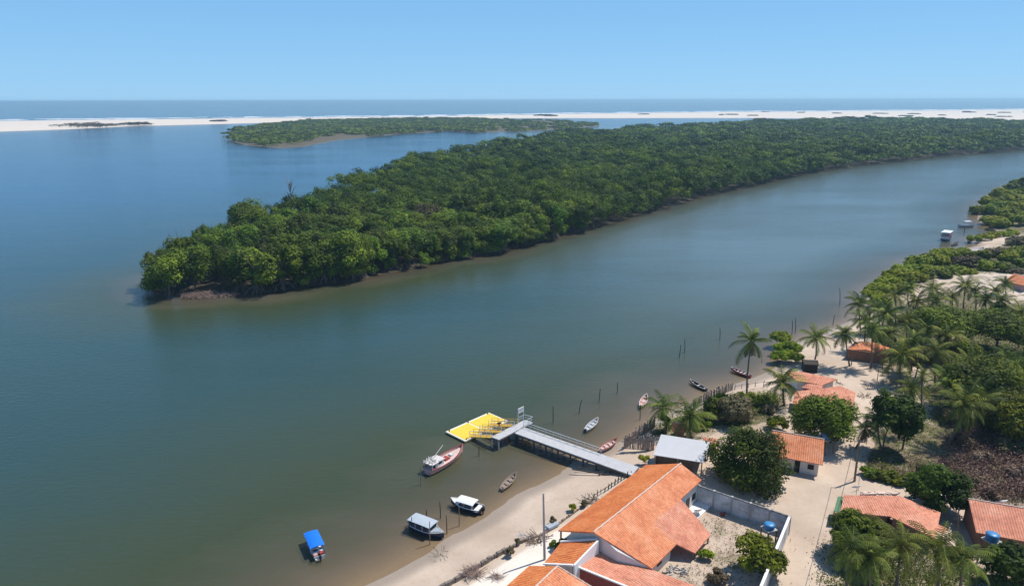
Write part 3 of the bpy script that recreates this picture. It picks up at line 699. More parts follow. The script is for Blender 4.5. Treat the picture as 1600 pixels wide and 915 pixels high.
# body
def prof(a, b0, b1): return
mb = MB(); a0, a1 = .55, 20.6
vs = []
for a in (a0, a1):
    vs += [(a, 3.7, 1.2), (a, 3.7, zr-sl_*3.7-.2), (a, 0, zr-.2), (a, -2.9, zr-sl_*2.9-.2), (a, -2.9, 1.2)]
mb.add(vs, [(0, 1, 2, 3, 4), (9, 8, 7, 6, 5), (0, 5, 6, 1), (1, 6, 7, 2), (2, 7, 8, 3), (3, 8, 9, 4), (4, 9, 5, 0)]); mb.build('wall', M['whitewall'], e)
mb = MB(); vs = []
for (a, aa) in ((1.75, 0), (7.4, 0)):
    vs += [(a if a > 5 else .56, -2.92, 1.2), (a if a > 5 else .56, -2.92, zr-sl_*2.92-.2), (a if a > 5 else 2.15, -6.2, zr-sl_*6.2-.2), (a if a > 5 else 2.15, -6.2, 1.2)]
mb.add(vs, [(0, 1, 2, 3), (7, 6, 5, 4), (0, 4, 5, 1), (1, 5, 6, 2), (2, 6, 7, 3), (3, 7, 4, 0)]); mb.build('wall', M['whitewall'], e)
for (a, b) in ((13.3, 8.2), (9.2, 8.3), (11.2, 8.3), (14.3, 5.0)): MB().bar((a, -b, 1.2), (a, -b, zr-sl_*b-.15), .16).build('post', M['wood'], e)
for i in range(8): MB().bar((.3+i*2.9, 5.0, 1.2), (.3+i*2.9, 5.0, zr-sl_*5-.15), .16).build('post', M['wood'], e)
for (a, w) in ((9.2, 1.0), (11.6, 1.0), (17.5, .9)): MB().box(a, a+w, -2.98, -2.86, 1.5, 3.4).build('door', M['woodwall'], e)
for (a, w) in ((15.6, .9), (19.2, .9)): MB().box(a, a+w, -2.97, -2.86, 2.5, 3.4).build('window', M['dark'], e)
MB().box(.47, .58, -1.6, -.9, 2.9, 3.6).build('window', M['dark'], e); MB().box(.47, .58, 1.3, 2.3, 2.3, 3.5).build('window', M['dark'], e)
MB().box(4.2, 5.2, -6.27, -6.15, 2.3, 3.2).build('window', M['dark'], e)
MB().box(15.1, 20.9, -4.9, -2.95, 1.2, 1.75).build('step', M['parapet'], e)

# ---- building at the bottom edge
e = empty('tiled_annex', P3(890, 883, 0), R_(48.37), label='lower tiled building cut by the bottom edge, with white parapet wall', cat='house')
A = px((849, 880, 3.3), (876, 847, 3.3), (933, 843, 5.4), (895, 882, 4.6)); 
roofpart(e, A, M['tile_new'], .14, label='small orange lean-to roof'); 
w0, w1 = A[2]+Vector((.06, -.05, 0)), A[3]+Vector((.06, -.05, 0)); inv = e.matrix_basis.inverted()
mb = MB(); nrm = Vector((.74, -.67, 0))*.2
q = [w0+Vector((0, 0, .12)), w1+Vector((0, 0, .12)), Vector((w1.x, w1.y, 1)), Vector((w0.x, w0.y, 1))]
q2 = [v+nrm for v in q]
mb.add([inv @ v for v in q+q2], [(0, 1, 2, 3), (7, 6, 5, 4), (0, 4, 5, 1), (1, 5, 6, 2), (2, 6, 7, 3), (3, 7, 4, 0)]); mb.build('parapet', M['parapet'], e)
ba, bb = A[1], A[2]; mb = MB(); mb.bar(inv @ (ba+Vector((0, .1, .06))), inv @ (bb+Vector((0, .1, .06))), .24, .2); mb.build('parapet_cap', M['parapet'], e)
mb = MB(); mb.bar(inv @ (A[0]+Vector((0, -.1, .06))), inv @ (A[3]+Vector((0, -.1, .06))), .22, .18); mb.build('parapet_cap', M['parapet'], e)
walls(e, A, M['whitewall'], .93, .25)
B = px((936, 859, 3.7), (1160, 941, 2.7), (1070, 952, 2.7), (897, 882, 4.0)); roofpart(e, B, M['tile_pink'], .14, label='bright faded orange roof falling to the right')
mb = MB().bar(inv @ (B[3]+Vector((-.1, -.05, .05))), inv @ (B[2]+Vector((-.1, -.05, .05))), .2, .16); mb.build('parapet_cap', M['parapet'], e)
walls(e, B, M['redwall'], .96, .2, label='dark red wall')
C1 = px((827, 883, 3.4), (871, 884, 4.7), (835, 918, 4.7), (774, 930, 3.4)); roofpart(e, C1, M['tile_new'], .14)
C2 = px((872, 884, 4.69), (925, 917, 3.3), (925, 960, 3.3), (836, 918, 4.69)); roofpart(e, C2, M['tile'], .14)
C3 = px((835, 919, 4.69), (925, 962, 3.3), (820, 975, 3.3), (773, 931, 3.4)); roofpart(e, C3, M['tile'], .14)
walls(e, px((829, 885, 3.4), (871, 885, 3.4), (922, 918, 3.3), (922, 958, 3.3), (820, 970, 3.3), (776, 931, 3.4)), M['whitewall'], .92, .2)
ridge(e, C1[1], C1[2]); ridge(e, C1[1], C2[1], .09)

# ---- open shed with pale sheet roof
e = empty('open_shed', P3(1060, 722, GZ), R_(-20), label='open shed with a pale grey sheet roof beside the paling fence', cat='shed')
Rf = px((1033, 678, 4.7), (1110, 690, 4.7), (1099, 722, 3.9), (1021, 710, 3.9)); roofpart(e, Rf, M['metalroof'], .08)
inv = e.matrix_basis.inverted()
for q in inset(Rf, .94)+[(Rf[0]+Rf[1])/2*1.0, (Rf[2]+Rf[3])/2]:
    MB().bar(inv @ Vector((q.x, q.y, GZ-.1)), inv @ Vector((q.x, q.y, q.z-.1)), .16).build('post', M['wood'], e)
bk = inset(Rf, .9); mb = MB()
for a, b in ((bk[0], bk[1]), (bk[0], bk[3])):
    mb.bar(inv @ Vector((a.x, a.y, GZ+1.2)), inv @ Vector((b.x, b.y, GZ+1.2)), .08, 2.4)
mb.build('wall', M['woodwall'], e)
mb = MB(); f0, f1 = Rf[3].lerp(Rf[2], .06), Rf[3].lerp(Rf[2], .8)
mb.bar(inv @ Vector((f0.x+.2, f0.y+.9, GZ+1.0)), inv @ Vector((f1.x+.2, f1.y+.9, GZ+1.0)), .08, 2.0); mb.build('wall', M['woodwall'], e)

def gable(name, A, B, depth, wh, rh, wm, rm, over=.45, rfrac=.5, label=None, doors=(), windows=(), side_windows=(), grp=None):
    A = P3(*A, GZ); B = P3(*B, GZ); d = B-A; w = d.length; rot = math.atan2(d.y, d.x)
    e = empty(name, A, rot, label=label, cat='house', group=grp)
    yr = depth*rfrac
    vs = []
    for x in (0, w): vs += [(x, 0, -.3), (x, 0, wh), (x, yr, rh-.12), (x, depth, wh), (x, depth, -.3)]
    MB().add(vs, [(4, 3, 2, 1, 0), (5, 6, 7, 8, 9), (0, 1, 6, 5), (1, 2, 7, 6), (2, 3, 8, 7), (3, 4, 9, 8), (4, 0, 5, 9)]).build('wall', wm, e)
    s1 = (rh-wh)/yr; s2 = (rh-wh)/(depth-yr)
    MB().slab([(-over, -over, wh-s1*over+.06), (w+over, -over, wh-s1*over+.06), (w+over, yr, rh+.06), (-over, yr, rh+.06)], .12).build('roof', rm, e)
    MB().slab([(-over, yr+.004, rh+.06), (w+over, yr+.004, rh+.06), (w+over, depth+over, wh-s2*over+.06), (-over, depth+over, wh-s2*over+.06)], .12).build('roof', rm, e)
    MB().tube([(-over+i*(w+2*over)/14, yr+(.02 if i % 2 else -.02), rh+.08) for i in range(15)], .09, 6).build('ridge_cap', M['mortar'], e)
    for (x, ww, hh) in doors:
        MB().box(x, x+ww, -.05, .06, 0, hh).build('door', M['dark'], e)
    for (x, ww, z0, z1) in windows:
        f = MB().box(x-.08, x+ww+.08, -.04, .05, z0-.08, z1+.08).build('window', M['whitepaint'], e); MB().box(x, x+ww, -.06, .05, z0, z1).build('pane', M['dark'], f)
    for (y, ww, z0, z1) in side_windows: MB().box(w-.05, w+.05, y, y+ww, z0, z1).build('window', M['dark'], e)
    return e, w
gable('white_house', (1205, 730), (1277, 744), 5.2, 2.5, 4.3, M['whitewall'], M['tile'], .5, .72, 'small white house with dark door and square window beside the mango tree', doors=((3.15, .75, 2.0),), windows=((4.95, .85, .95, 1.75),))
# red-roofed house with two roof sections
e = empty('tiled_house', P3(1390, 810, GZ), R_(-4), label='house with two joined tile roofs and a green sheet awning at the road junction', cat='house')
q = px((1318, 773, 4.5), (1405, 774, 4.5), (1391, 806, 3.7), (1314, 799, 3.7)); roofpart(e, q, M['tile_pink']); walls(e, q, M['clay'], .86, .2)
q = px((1405.5, 774, 4.51), (1470, 800, 3.5), (1461, 841, 3.5), (1391, 806, 3.9)); roofpart(e, q, M['tile_pink']); walls(e, q, M['clay'], .88, .25)
q = px((1466, 818, 3.3), (1480, 824, 3.1), (1476, 833, 3.1), (1463, 829, 3.3)); roofpart(e, q, M['tile_pink'], .08)
q = px((1309, 775, 3.9), (1318, 775, 3.9), (1313, 799, 3.6), (1303, 798, 3.6)); roofpart(e, q, M['greenroof'], .06, name='awning')
for p_ in inset(q, .9)[2:]: inv = e.matrix_basis.inverted(); MB().bar(inv @ Vector((p_.x, p_.y, GZ)), inv @ Vector((p_.x, p_.y, p_.z)), .12).build('post', M['wood'], e)
mb = MB(); r5 = random.Random(8); inv = e.matrix_basis.inverted()
for i in range(160):
    t = r5.random(); p_ = P3(1346+58*t, 771+r5.uniform(-3, 1), 4.4)
    c = inv @ p_; mb.box(c.x-.15, c.x+.15, c.y-.1, c.y+.1, c.z-.1+r5.uniform(-.1, .1), c.z+.05+r5.uniform(0, .12))
mb.build('loose_tiles', M['mortar'], e)
gable('tiled_house', (1524, 858), (1660, 884), 6.5, 2.7, 4.2, M['clay'], M['tile_pink'], .4, .72, 'tile-roofed mud brick house at the right edge behind the water tower', doors=((3, .8, 2.0),), windows=((1.2, .7, 1, 1.7),))
# village house with several roofs behind the round green tree
e = empty('tiled_house', P3(1285, 620, GZ), R_(-12), label='rambling house with several low faded tile roofs near the sandy clearing', cat='house')
for i, (l, wf) in enumerate([([(1228, 580, 4.3), (1256, 581, 4.4), (1309, 592, 4.5), (1286, 601, 4.1), (1243, 594, 3.9)], .86), ([(1262, 599, 4.3), (1286, 601, 4.3), (1283, 611, 3.8), (1252, 605, 3.8)], .8), ([(1243, 611, 3.7), (1288, 606, 4.5), (1285, 634, 3.3), (1238, 630, 3.2)], .88), ([(1288.5, 606, 4.49), (1312, 602, 4.5), (1337, 613, 3.9), (1334, 633, 3.3), (1285.5, 634, 3.29)], .88)]):
    q = px(*l); roofpart(e, q, M['tile_pink']); walls(e, q, M['clay'] if i else M['whitewall'], wf, .25)
# hut with dark front
e = empty('village_hut', P3(1350, 566, GZ), R_(-8), label='brown-walled hut with red tile roof under the palms', cat='house')
qa = px((1324, 546, 3.7), (1342, 533, 4.8), (1366, 535, 4.9), (1352, 546, 4.1)); roofpart(e, qa, M['tile'])
qb = px((1366.5, 535, 4.89), (1390, 543, 3.9), (1380, 552, 3.8), (1352.5, 546, 4.09)); roofpart(e, qb, M['tile'])
inv = e.matrix_basis.inverted()
fa, fb, fc, fd = P3(1321, 561, GZ), P3(1379, 569, GZ), P3(1388, 556, GZ), P3(1334, 549, GZ)
tops = [2.3, 2.3, 2.3, 2.3]; vs = [inv @ v for v in (fa, fb, fc, fd)]
MB().add([(v.x, v.y, -.2) for v in vs]+[(v.x, v.y, 2.3) for v in vs], [(0, 1, 5, 4), (1, 2, 6, 5), (2, 3, 7, 6), (3, 0, 4, 7), (4, 5, 6, 7), (3, 2, 1, 0)]).build('wall', M['clay'], e)
for l in ((1330, 571), (1359, 575), (1378, 577)):
    v = inv @ P3(*l, GZ); MB().bar((v.x, v.y, -.2), (v.x, v.y, 2.4), .15).build('post', M['wood'], e)
gable('pink_house', (1570, 452), (1596, 458), 7, 2.6, 4.3, M['pinkhull'], M['tile'], .4, .5, 'small pink house on the bright sand dune')
gable('tiled_shed', (1052, 684), (1068, 686), 2.0, 1.6, 2.3, M['clay'], M['tile'], .25, .5, 'tiny brick shed with tile roof just behind the pale shed roof')
e = empty('tile_lean_to', P3(1108, 690, GZ), 0, label='low red tiled lean-to between pale shed and mango tree', cat='lean-to')
q = px((1098, 682, 3.6), (1122, 685, 3.6), (1120, 697, 3.0), (1100, 692, 3.0)); roofpart(e, q, M['tile_pink'], .1); walls(e, q, M['clay'], .85, .15)
gable('tiled_shed', (1385, 590), (1402, 593), 2.5, 1.9, 2.6, M['woodwall'], M['woodwall'], .2, .5, 'tiny dark board shack beside the clearing under the palms') if False else None

# ---- compound wall
bs = [P3(1087, 784, GZ), P3(1127, 797.5, GZ), P3(1167, 811, GZ), P3(1197, 820.5, GZ), P3(1227, 829, GZ)]
tp = P(1234, 805, 4.25); tp2 = P(1190, 915, 4.25); tp3 = P(1150, 1010, 4.25)
e = empty('yard_wall', bs[0], 0, label='stained white masonry wall round the dry yard, turning a corner at the road', cat='wall')
inv = e.matrix_basis.inverted(); mb = MB()
pts = bs[:4]+[Vector((tp[0], tp[1], GZ))]
mb.bar(inv @ (pts[0]+Vector((0, 0, 1.2))), inv @ (pts[-1]+Vector((0, 0, 1.2))), .18, 2.9); mb.build('wall_panel', M['stained'], e)
c1, c2_ = Vector((tp[0], tp[1], GZ)), Vector((tp3[0], tp3[1], GZ))
dirv = (c2_-c1).normalized()
mb = MB().bar(inv @ (c1+dirv*.1+Vector((0, 0, 1.2))), inv @ (c2_+Vector((0, 0, 1.2))), .22, 2.9); mb.build('wall_panel', M['stained'], e)
mb = MB().bar(inv @ (c1+Vector((0, 0, 2.68))), inv @ (c2_+Vector((0, 0, 2.68))), .30, .06); mb.build('coping', M['parapet'], e)
mb = MB().bar(inv @ (pts[0]+Vector((0, 0, 2.62))), inv @ (pts[-1]+Vector((0, 0, 2.62))), .21, .16); mb.build('coping', M['grime'], e)
for i in range(6):
    p_ = pts[0].lerp(pts[-1], i/5); v = inv @ p_
    MB().box(v.x-.16, v.x+.16, v.y-.16, v.y+.16, -.2, 2.75).build('pilaster', M['concrete'], e)

# ---- stone edging between beach and building
def polybar(name, l, w, h, zc, m, **k):
    pts = [P3(a, b, 1.3) for a, b in l]; e0 = pts[0]; mb = MB()
    r = random.Random(5)
    for a, b in zip(pts, pts[1:]):
        n = max(1, int((b-a).length/.45))
        for i in range(n):
            c = a.lerp(b, (i+.5)/n)-e0; s = r.uniform(.75, 1.25)
            v = (b-a).normalized()*.24*s; mb.bar(c-v+Vector((0, 0, zc+r.uniform(-.08, .08))), c+v+Vector((r.uniform(-.06, .06), 0, zc+r.uniform(-.08, .08))), w*s, h*s)
    o = mb.build(name, m, None, **k); o.location = e0; return o
polybar('retaining_wall', [(684, 921), (722, 899), (762, 875), (795, 857), (812, 848)], .32, .55, 0.05, M['stone'], label='low rough stone edging between beach and white sand terrace', cat='wall')
polybar('retaining_wall', [(815, 846), (850, 834), (868, 822), (905, 795), (930, 778)], .26, .38, 0.0, M['wood'], label='broken timber edging below the long roof, with debris on it', cat='wall')

# ---- fences
def paling_fence(l, h, step, m, label, z=1.2, w=.09):
    pts = [P3(a, b, z) for a, b in l]; o0 = pts[0]; e = empty('paling_fence', o0, 0, label=label, cat='fence'); mb = MB(); r = random.Random(int(l[0][0]))
    for a, b in zip(pts, pts[1:]):
        n = int((b-a).length/step)
        for i in range(n):
            c = a.lerp(b, i/n)-o0; hh = h*r.uniform(.7, 1.12); t = Vector((r.uniform(-.12, .12), r.uniform(-.1, .1), hh))
            mb.bar(c+Vector((0, 0, -.3)), c+t, w*r.uniform(.7, 1.4))
    mb.build('palings', m, e); mb = MB()
    for a, b in zip(pts, pts[1:]): mb.bar(a-o0+Vector((0, -.08, h*.6)), b-o0+Vector((0, -.08, h*.6)), .07)
    mb.build('crossbar', m, e); return e
paling_fence([(976, 698), (1000, 700), (1023, 701)], 2.1, .16, M['paling'], 'tall weathered paling fence standing on the beach left of the pale shed', 1.0, .12)
paling_fence([(975, 697), (992, 684), (1008, 674), (1024, 664)], 1.7, .2, M['paling'], 'ragged paling fence along the water side of the beached canoe', .7, .11)
paling_fence([(1083, 634), (1112, 619), (1132, 612), (1146, 607)], 1.5, .3, M['paling'], 'grey paling fence between the palm pair and the water', 1.0, .12)
paling_fence([(1148, 607), (1180, 602), (1206, 600)], 1.0, 1.3, M['paling'], 'row of low widely spaced stakes behind the lone tall palm', 1.0, .1)
paling_fence([(928, 778), (950, 764), (975, 748), (992, 740)], .9, .75, M['darkwood'], 'broken stake fence on the beach below the end of the long roof', 1.3, .1)
paling_fence([(1385, 600), (1370, 606), (1355, 608), (1348, 600)], 1.2, .5, M['paling'], 'sparse stake fence round the sandy clearing', 1.5, .07)

def pile(l, n, rad, ln, m, name, label, cat, z=1.4, w=.05):
    c = P3(*l, z); mb = MB(); r = random.Random(int(l[0]+l[1]))
    for i in range(n):
        a = r.uniform(0, 6.28); q = rad*math.sqrt(r.random()); x, y = math.cos(a)*q, math.sin(a)*q*.7; b = r.uniform(0, 6.28); s = ln*r.uniform(.4, 1)
        mb.bar((x, y, .02), (x+math.cos(b)*s, y+math.sin(b)*s, r.uniform(0, .6)), w*r.uniform(.6, 1.4))
    o = mb.build(name, m, None, label=label, cat=cat); o.location = c; return o
pile((838, 842), 60, 1.4, 1.4, M['wood'], 'debris_pile', 'pile of broken timber and brush beside the concrete pole', 'debris')
pile((925, 783), 50, 1.3, 1.2, M['stone'], 'debris_pile', 'heap of dark brush halfway along the timber edging', 'debris')
pile((690, 866), 16, 1.1, .9, M['darkwood'], 'beach_debris', 'strip of dark seaweed and twigs on the open beach below the grey boat', 'debris', .6, .028)
pile((820, 838), 14, .5, .9, M['greypaint'], 'debris_pile', 'small grey tangle of pipes by the edging', 'debris', 1.4)
o = MB().box(-.9, .9, -.4, .4, 0, .35).build('crate', M['greypaint'], None, label='flat blue-grey crate on the timber edging right of the pole', cat='crate'); o.location = P3(863, 822, 1.5); o.rotation_euler.z = R_(40)
tb = P3(925, 735, .75); o = MB().bar((-3, .3, .1), (2.6, -1.6, .16), .16).bar((-2.2, .9, .1), (1.2, -.2, .14), .13).bar((.8, -1.4, .1), (2.2, -.7, .3), .1).build('timber_pile', M['darkwood'], None, label='dark timber beams lying on the beach under the pier', cat='timber'); o.location = tb
pile((1008, 722), 10, .5, .8, M['darkwood'], 'debris_pile', 'small dark clutter on the sand before the pale shed', 'debris', 1.5)
pile((1420, 655), 60, 2.5, 1.3, M['drift'], 'brush_heap', 'heap of dry brush under the tall palm in the grove', 'debris', 1.5, .06)
gable('dark_gabled_block', (1256, 579), (1277, 580), 2.0, 1.5, 2.0, M['dark'], M['darkwood'], .15, .5, 'small black gabled block at the foot of the round palm behind the rambling house')  # small gabled block with near-black walls

pile((1128, 805), 8, .3, .5, M['redwall'], 'rubble_pile', 'small reddish rubble pile in the middle of the dry yard', 'debris', 1.5, .12)
pile((1058, 893), 26, 1.2, .9, M['concrete'], 'rubble_pile', 'grey rubble and planks beside the yard porch', 'debris', 1.5, .12)
pile((1448, 806), 12, .5, .6, M['whitepaint'], 'debris_pile', 'pale scraps at the right end of the two-roofed house', 'debris', 1.5, .08)
pile((1510, 868), 22, .9, .8, M['drift'], 'debris_pile', 'pale rubbish below the timber post', 'debris', 1.5, .1)
pile((1310, 600), 16, .9, .9, M['drift'], 'debris_pile', 'dry sticks on the sandy clearing above the rambling house', 'debris', 1.5, .06)
pile((1350, 620), 24, 1.6, 1.1, M['wood'], 'debris_pile', 'dark brushwood at the lower edge of the clearing', 'debris', 1.5, .07)
pile((738, 893), 130, 1.1, 1.3, M['drift'], 'dead_frond', 'dry grey palm frond lying across the stone edging', 'palm frond', 1.5, .03)
pile((776, 900), 60, .8, 1.2, M['drift'], 'dead_frond', 'thin dry palm frond lying on white sand near the bottom roof', 'palm frond', 1.5, .025)
# ---- poles
def pole(bx, by, tx, ty, m, w, label, name='utility_pole', arm=True, cat='pole'):
    b = P3(bx, by, GZ); dz = (P3(tx, ty, GZ)); 
    # height that puts the top at ty for the same ground distance
    lo, hi = 2., 15.
    for _ in range(40):
        mid = (lo+hi)/2
        if P(tx, ty, mid)[1] > b.y: lo = mid
        else: hi = mid
    h = mid-GZ; top = Vector((P(tx, ty, mid)[0]-b.x, 0, h))
    e = empty(name, b, 0, label=label, cat=cat)
    MB().tube([(0, 0, -.3), top*.5, top], [w, w*.85, w*.65], 8).build('post', m, e)
    if arm:
        MB().bar(top+Vector((-.7, 0, -.35)), top+Vector((.7, 0, -.35)), .09).build('crossarm', M['wood'], e)
        for s in (-.6, 0, .6): MB().lathe([(.03, 0), (.06, .05), (.05, .16), (.02, .18)], 6, tuple(top+Vector((s, 0, -.3)))).build('insulator', M['whitepaint'], e)
    return b+top
pole(851, 874, 849, 770, M['poleconc'], .16, 'tall concrete pole on the beach edge beside the long roof', arm=False)
pt = pole(1335, 752, 1343, 686, M['wood'], .17, 'dark wooden power pole at the sandy road bend')
pole(1497, 840, 1498, 793, M['wood'], .10, 'bare timber post between the two red-roofed houses at lower right', arm=False)
p3_ = pole(1572, 578, 1575, 541, M['poleconc'], .13, 'pale pole standing among green trees near the right edge')
pole(1370, 600, 1373, 575, M['wood'], .08, 'thin timber post at the edge of the sandy clearing', arm=False)
pole(1341, 766, 1343, 742, M['rail'], .05, 'thin antenna mast behind the green awning', arm=False, cat='mast', name='antenna_mast')
def cable(a, b, sag, label):
    a, b = Vector(a), Vector(b); mb = MB(); pts = [a.lerp(b, i/16)-a-Vector((0, 0, sag*4*(i/16)*(1-i/16))) for i in range(17)]
    o = mb.tube(pts, .03, 5).build('power_cable', M['black'], None, label=label, cat='cable', group='overhead cables'); o.location = a
nxt = Vector((P(1255, 1010, 8.5)[0], P(1255, 1010, 8.5)[1], 8.5))
cable(pt+Vector((-.6, 0, -.15)), nxt, .8, 'overhead cable from the road-bend pole running down to the bottom edge')
cable(pt+Vector((.6, 0, -.15)), p3_+Vector((-.5, 0, -.15)), 1.2, 'overhead cable from the road-bend pole towards the pale pole among the trees')

# ---- water tanks, dishes
def tank(l, zb, r, h, label, legs=True):
    b = P3(*l, GZ); e = empty('water_tank', b, R_(20), label=label, cat='water tank')
    MB().lathe([(r*.86, zb), (r, zb+h*.12), (r, zb+h*.5), (r*.97, zb+h*.55), (r, zb+h*.6), (r*.96, zb+h)], 20).build('tank_body', M['blueplastic'], e, True)
    MB().lathe([(r*1.03, zb+h), (r*1.03, zb+h+.06), (r*.6, zb+h+.16), (r*.2, zb+h+.2)], 20).build('lid', M['blueplastic'], e, True)
    if legs:
        MB().box(-r*1.1, r*1.1, -r*1.1, r*1.1, zb-.12, zb-.01).build('platform', M['concrete'], e)
        for i in (-1, 1):
            for j in (-1, 1): MB().bar((i*r*.95, j*r*.95, -.2), (i*r*.95, j*r*.95, zb-.12), .13).build('leg', M['wood'], e)
tank((1199, 848), 2.2, .66, .5, 'round blue water tank on four posts in the dry yard')
tank((1289, 706), 2.5, .8, .7, 'blue water tank half hidden behind the white house')
tank((1541, 882), 3.5, .7, .7, 'blue water tank on a platform before the house at the right edge')
tank((1070, 808), 0.1, .65, .9, 'blue barrel tank on the ground by the yard side of the long building', False)
def dish(l, z, label):
    e = empty('satellite_dish', P3(*l, z), R_(200), label=label, cat='satellite dish'); prof = [(.02, 0), (.3, .05), (.55, .16), (.7, .28)]
    o = MB().lathe(prof, 18).build('reflector', M['white'], e, True); o.location = (0, 0, .7); o.rotation_euler = (R_(35), 0, 0)
    MB().tube([(0, 0, -.3), (0, 0, .7)], .04, 6).build('mast', M['rail'], e)
dish((1565, 793), 4.6, 'white satellite dish on the roof at the right edge')
dish((1338, 769), 3.2, 'white satellite dish behind the green awning')
dish((1091, 806), GZ, 'grey satellite dish standing in the dry yard')

# ================================================================== pier
ZD = 1.9
S0, S1 = P3(998, 729, ZD), P3(987, 742, ZD); J1, J0 = P3(804, 676, ZD), P3(818.5, 667, ZD)
T = [P3(767, 682, ZD), P3(779.6, 686.5, ZD), P3(833, 659.5, ZD), P3(819.6, 655.5, ZD)]
e = empty('pier', P3(900, 705, 0), 0, label='grey boardwalk pier on dark piles with a cross platform at its end', cat='pier')
inv = e.matrix_basis.inverted(); g = lambda v: inv @ Vector(v)
MB().slab([g(v) for v in (S0, J0, J1, S1)], .16).build('deck', M['deck'], e)
MB().slab([g(v+Vector((0, 0, .012))) for v in T], .16).build('platform', M['deck'], e)
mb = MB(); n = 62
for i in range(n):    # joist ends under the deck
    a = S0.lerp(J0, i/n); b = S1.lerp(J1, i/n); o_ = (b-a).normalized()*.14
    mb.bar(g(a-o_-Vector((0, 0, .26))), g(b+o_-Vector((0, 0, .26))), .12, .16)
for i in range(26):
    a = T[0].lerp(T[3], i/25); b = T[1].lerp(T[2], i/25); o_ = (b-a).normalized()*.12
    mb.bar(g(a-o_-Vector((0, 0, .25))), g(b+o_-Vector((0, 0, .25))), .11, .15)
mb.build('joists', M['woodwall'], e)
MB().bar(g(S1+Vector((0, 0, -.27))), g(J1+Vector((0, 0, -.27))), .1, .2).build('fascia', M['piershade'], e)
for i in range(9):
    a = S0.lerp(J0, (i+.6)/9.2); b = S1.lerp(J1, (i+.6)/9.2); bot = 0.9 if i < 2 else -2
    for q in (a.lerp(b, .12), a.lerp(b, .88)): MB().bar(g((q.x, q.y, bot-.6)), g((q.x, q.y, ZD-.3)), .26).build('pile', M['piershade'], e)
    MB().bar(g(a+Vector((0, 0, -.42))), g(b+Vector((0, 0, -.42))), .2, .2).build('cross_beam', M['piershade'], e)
for i in range(5):
    a = T[0].lerp(T[3], (i+.05)/4.1); b = T[1].lerp(T[2], (i+.05)/4.1)
    for q in (a.lerp(b, .1), a.lerp(b, .92)): MB().bar(g((q.x, q.y, -3)), g((q.x, q.y, ZD-.3)), .26).build('pile', M['concrete'] if i in (0, 4) else M['piershade'], e)
def railing(e, g, pts, h=1.0, step=1.5, m='rail', name='railing'):
    mb = MB()
    for a, b in zip(pts, pts[1:]):
        a, b = Vector(a), Vector(b); n = max(1, round((b-a).length/step))
        for i in range(n+1): q = a.lerp(b, i/n); mb.bar(g(q), g(q+Vector((0, 0, h))), .055)
        for z in (h, h*.55): mb.bar(g(a+Vector((0, 0, z))), g(b+Vector((0, 0, z))), .06 if z == h else .035)
    return mb.build(name, M[m], e)
off = (J0-J1).normalized()*-.08
railing(e, g, [S0.lerp(J0, .3)+off, J0+off])
railing(e, g, [J0+off, T[2]+Vector((-.08, .08, 0)), T[3]+Vector((0, -.08, 0)), T[0].lerp(T[3], .84)])
# signboard on two posts at the pier head
sp0, sp1 = T[0].lerp(T[3], .80), T[0].lerp(T[3], .97)
e = empty('sign_board', sp0, math.atan2((sp1-sp0).y, (sp1-sp0).x), label='white signboard on two posts at the head of the pier', cat='sign')
w = (sp1-sp0).length
for x in (0, w): MB().bar((x, 0, 0), (x, 0, 2.6), .1).build('post', M['rail'], e)
bd = MB().box(-.05, w+.05, -.05, .05, 1.75, 2.65).build('board', M['white'], e)
MB().box(.25, w-.25, -.065, -.053, 2.25, 2.45).build('lettering', M['greypaint'], bd); MB().box(.35, w-.35, -.065, -.053, 1.98, 2.1).build('lettering', M['greypaint'], bd)

# floating raft
rl, rf, rn = P3(697, 673.5, .45), P3(763.5, 644, .45), P3(728, 687.5, .45)
ax = (rf-rl).normalized(); L_ = (rf-rl).length; ay = (rn-rl); ay = ay-ax*ay.dot(ax); Wd = ay.length; ay.normalize()
e = empty('floating_raft', (rl.x, rl.y, 0), math.atan2(ax.y, ax.x), label='yellow floating landing raft with cream borders off the pier head', cat='raft')
sgn = -1   # local +y points away from the viewer's side
MB().box(0, L_, -Wd, 0, -.25, .36).build('float_frame', M['black'], e)
MB().box(-.06, L_+.06, -Wd-.06, .06, .2, .42).build('border', M['cream'], e)
MB().box(.25, L_*.48-.16, -Wd+.2, -.4, .424, .46).build('mat', M['yellow'], e); MB().box(L_*.48+.16, L_-.2, -Wd+.2, -.4, .424, .46).build('mat', M['yellow'], e)
for x in (.5, L_*.48, L_-.5):
    for y in (-.28, -Wd+.2): MB().box(x-.13, x+.13, y-.06, y+.06, .42, .6).build('cleat', M['black'], e)
def gangway(a, b, w, label):
    a, b = Vector(a), Vector(b); d = b-a; hl = math.hypot(d.x, d.y); e = empty('gangway', a, math.atan2(d.y, d.x), label=label, cat='gangway', group='yellow gangways')
    MB().slab([(0, -w/2, 0), (hl, -w/2, d.z), (hl, w/2, d.z), (0, w/2, 0)], .14).build('ramp', M['yellowsteel'], e)
    for s in (-1, 1):
        mb = MB(); y = s*w/2*.96
        for i in range(5): t = i/4; mb.bar((hl*t, y, d.z*t), (hl*t, y, d.z*t+1.0), .07)
        for z in (1.0, .5): mb.bar((0, y, z), (hl, y, d.z+z), .06)
        mb.build('railing', M['rail'] if s < 0 else M['yellowsteel'], e)
gangway(P3(737, 680, .5), P3(772, 681.5, 1.9), 1.0, 'near yellow gangway from raft to pier')
gangway(P3(766, 663, .5), P3(806, 664.5, 1.9), 1.0, 'far yellow gangway from raft to pier')
gangway(P3(752, 672, .5), P3(786, 674, 1.9), .8, 'middle narrow ramp between the two wider yellow gangways')
e = empty('steel_ladder_frame', P3(780, 672, .4), R_(30), label='rust-brown mooring bollard frame beside the middle ramp', cat='bollard')
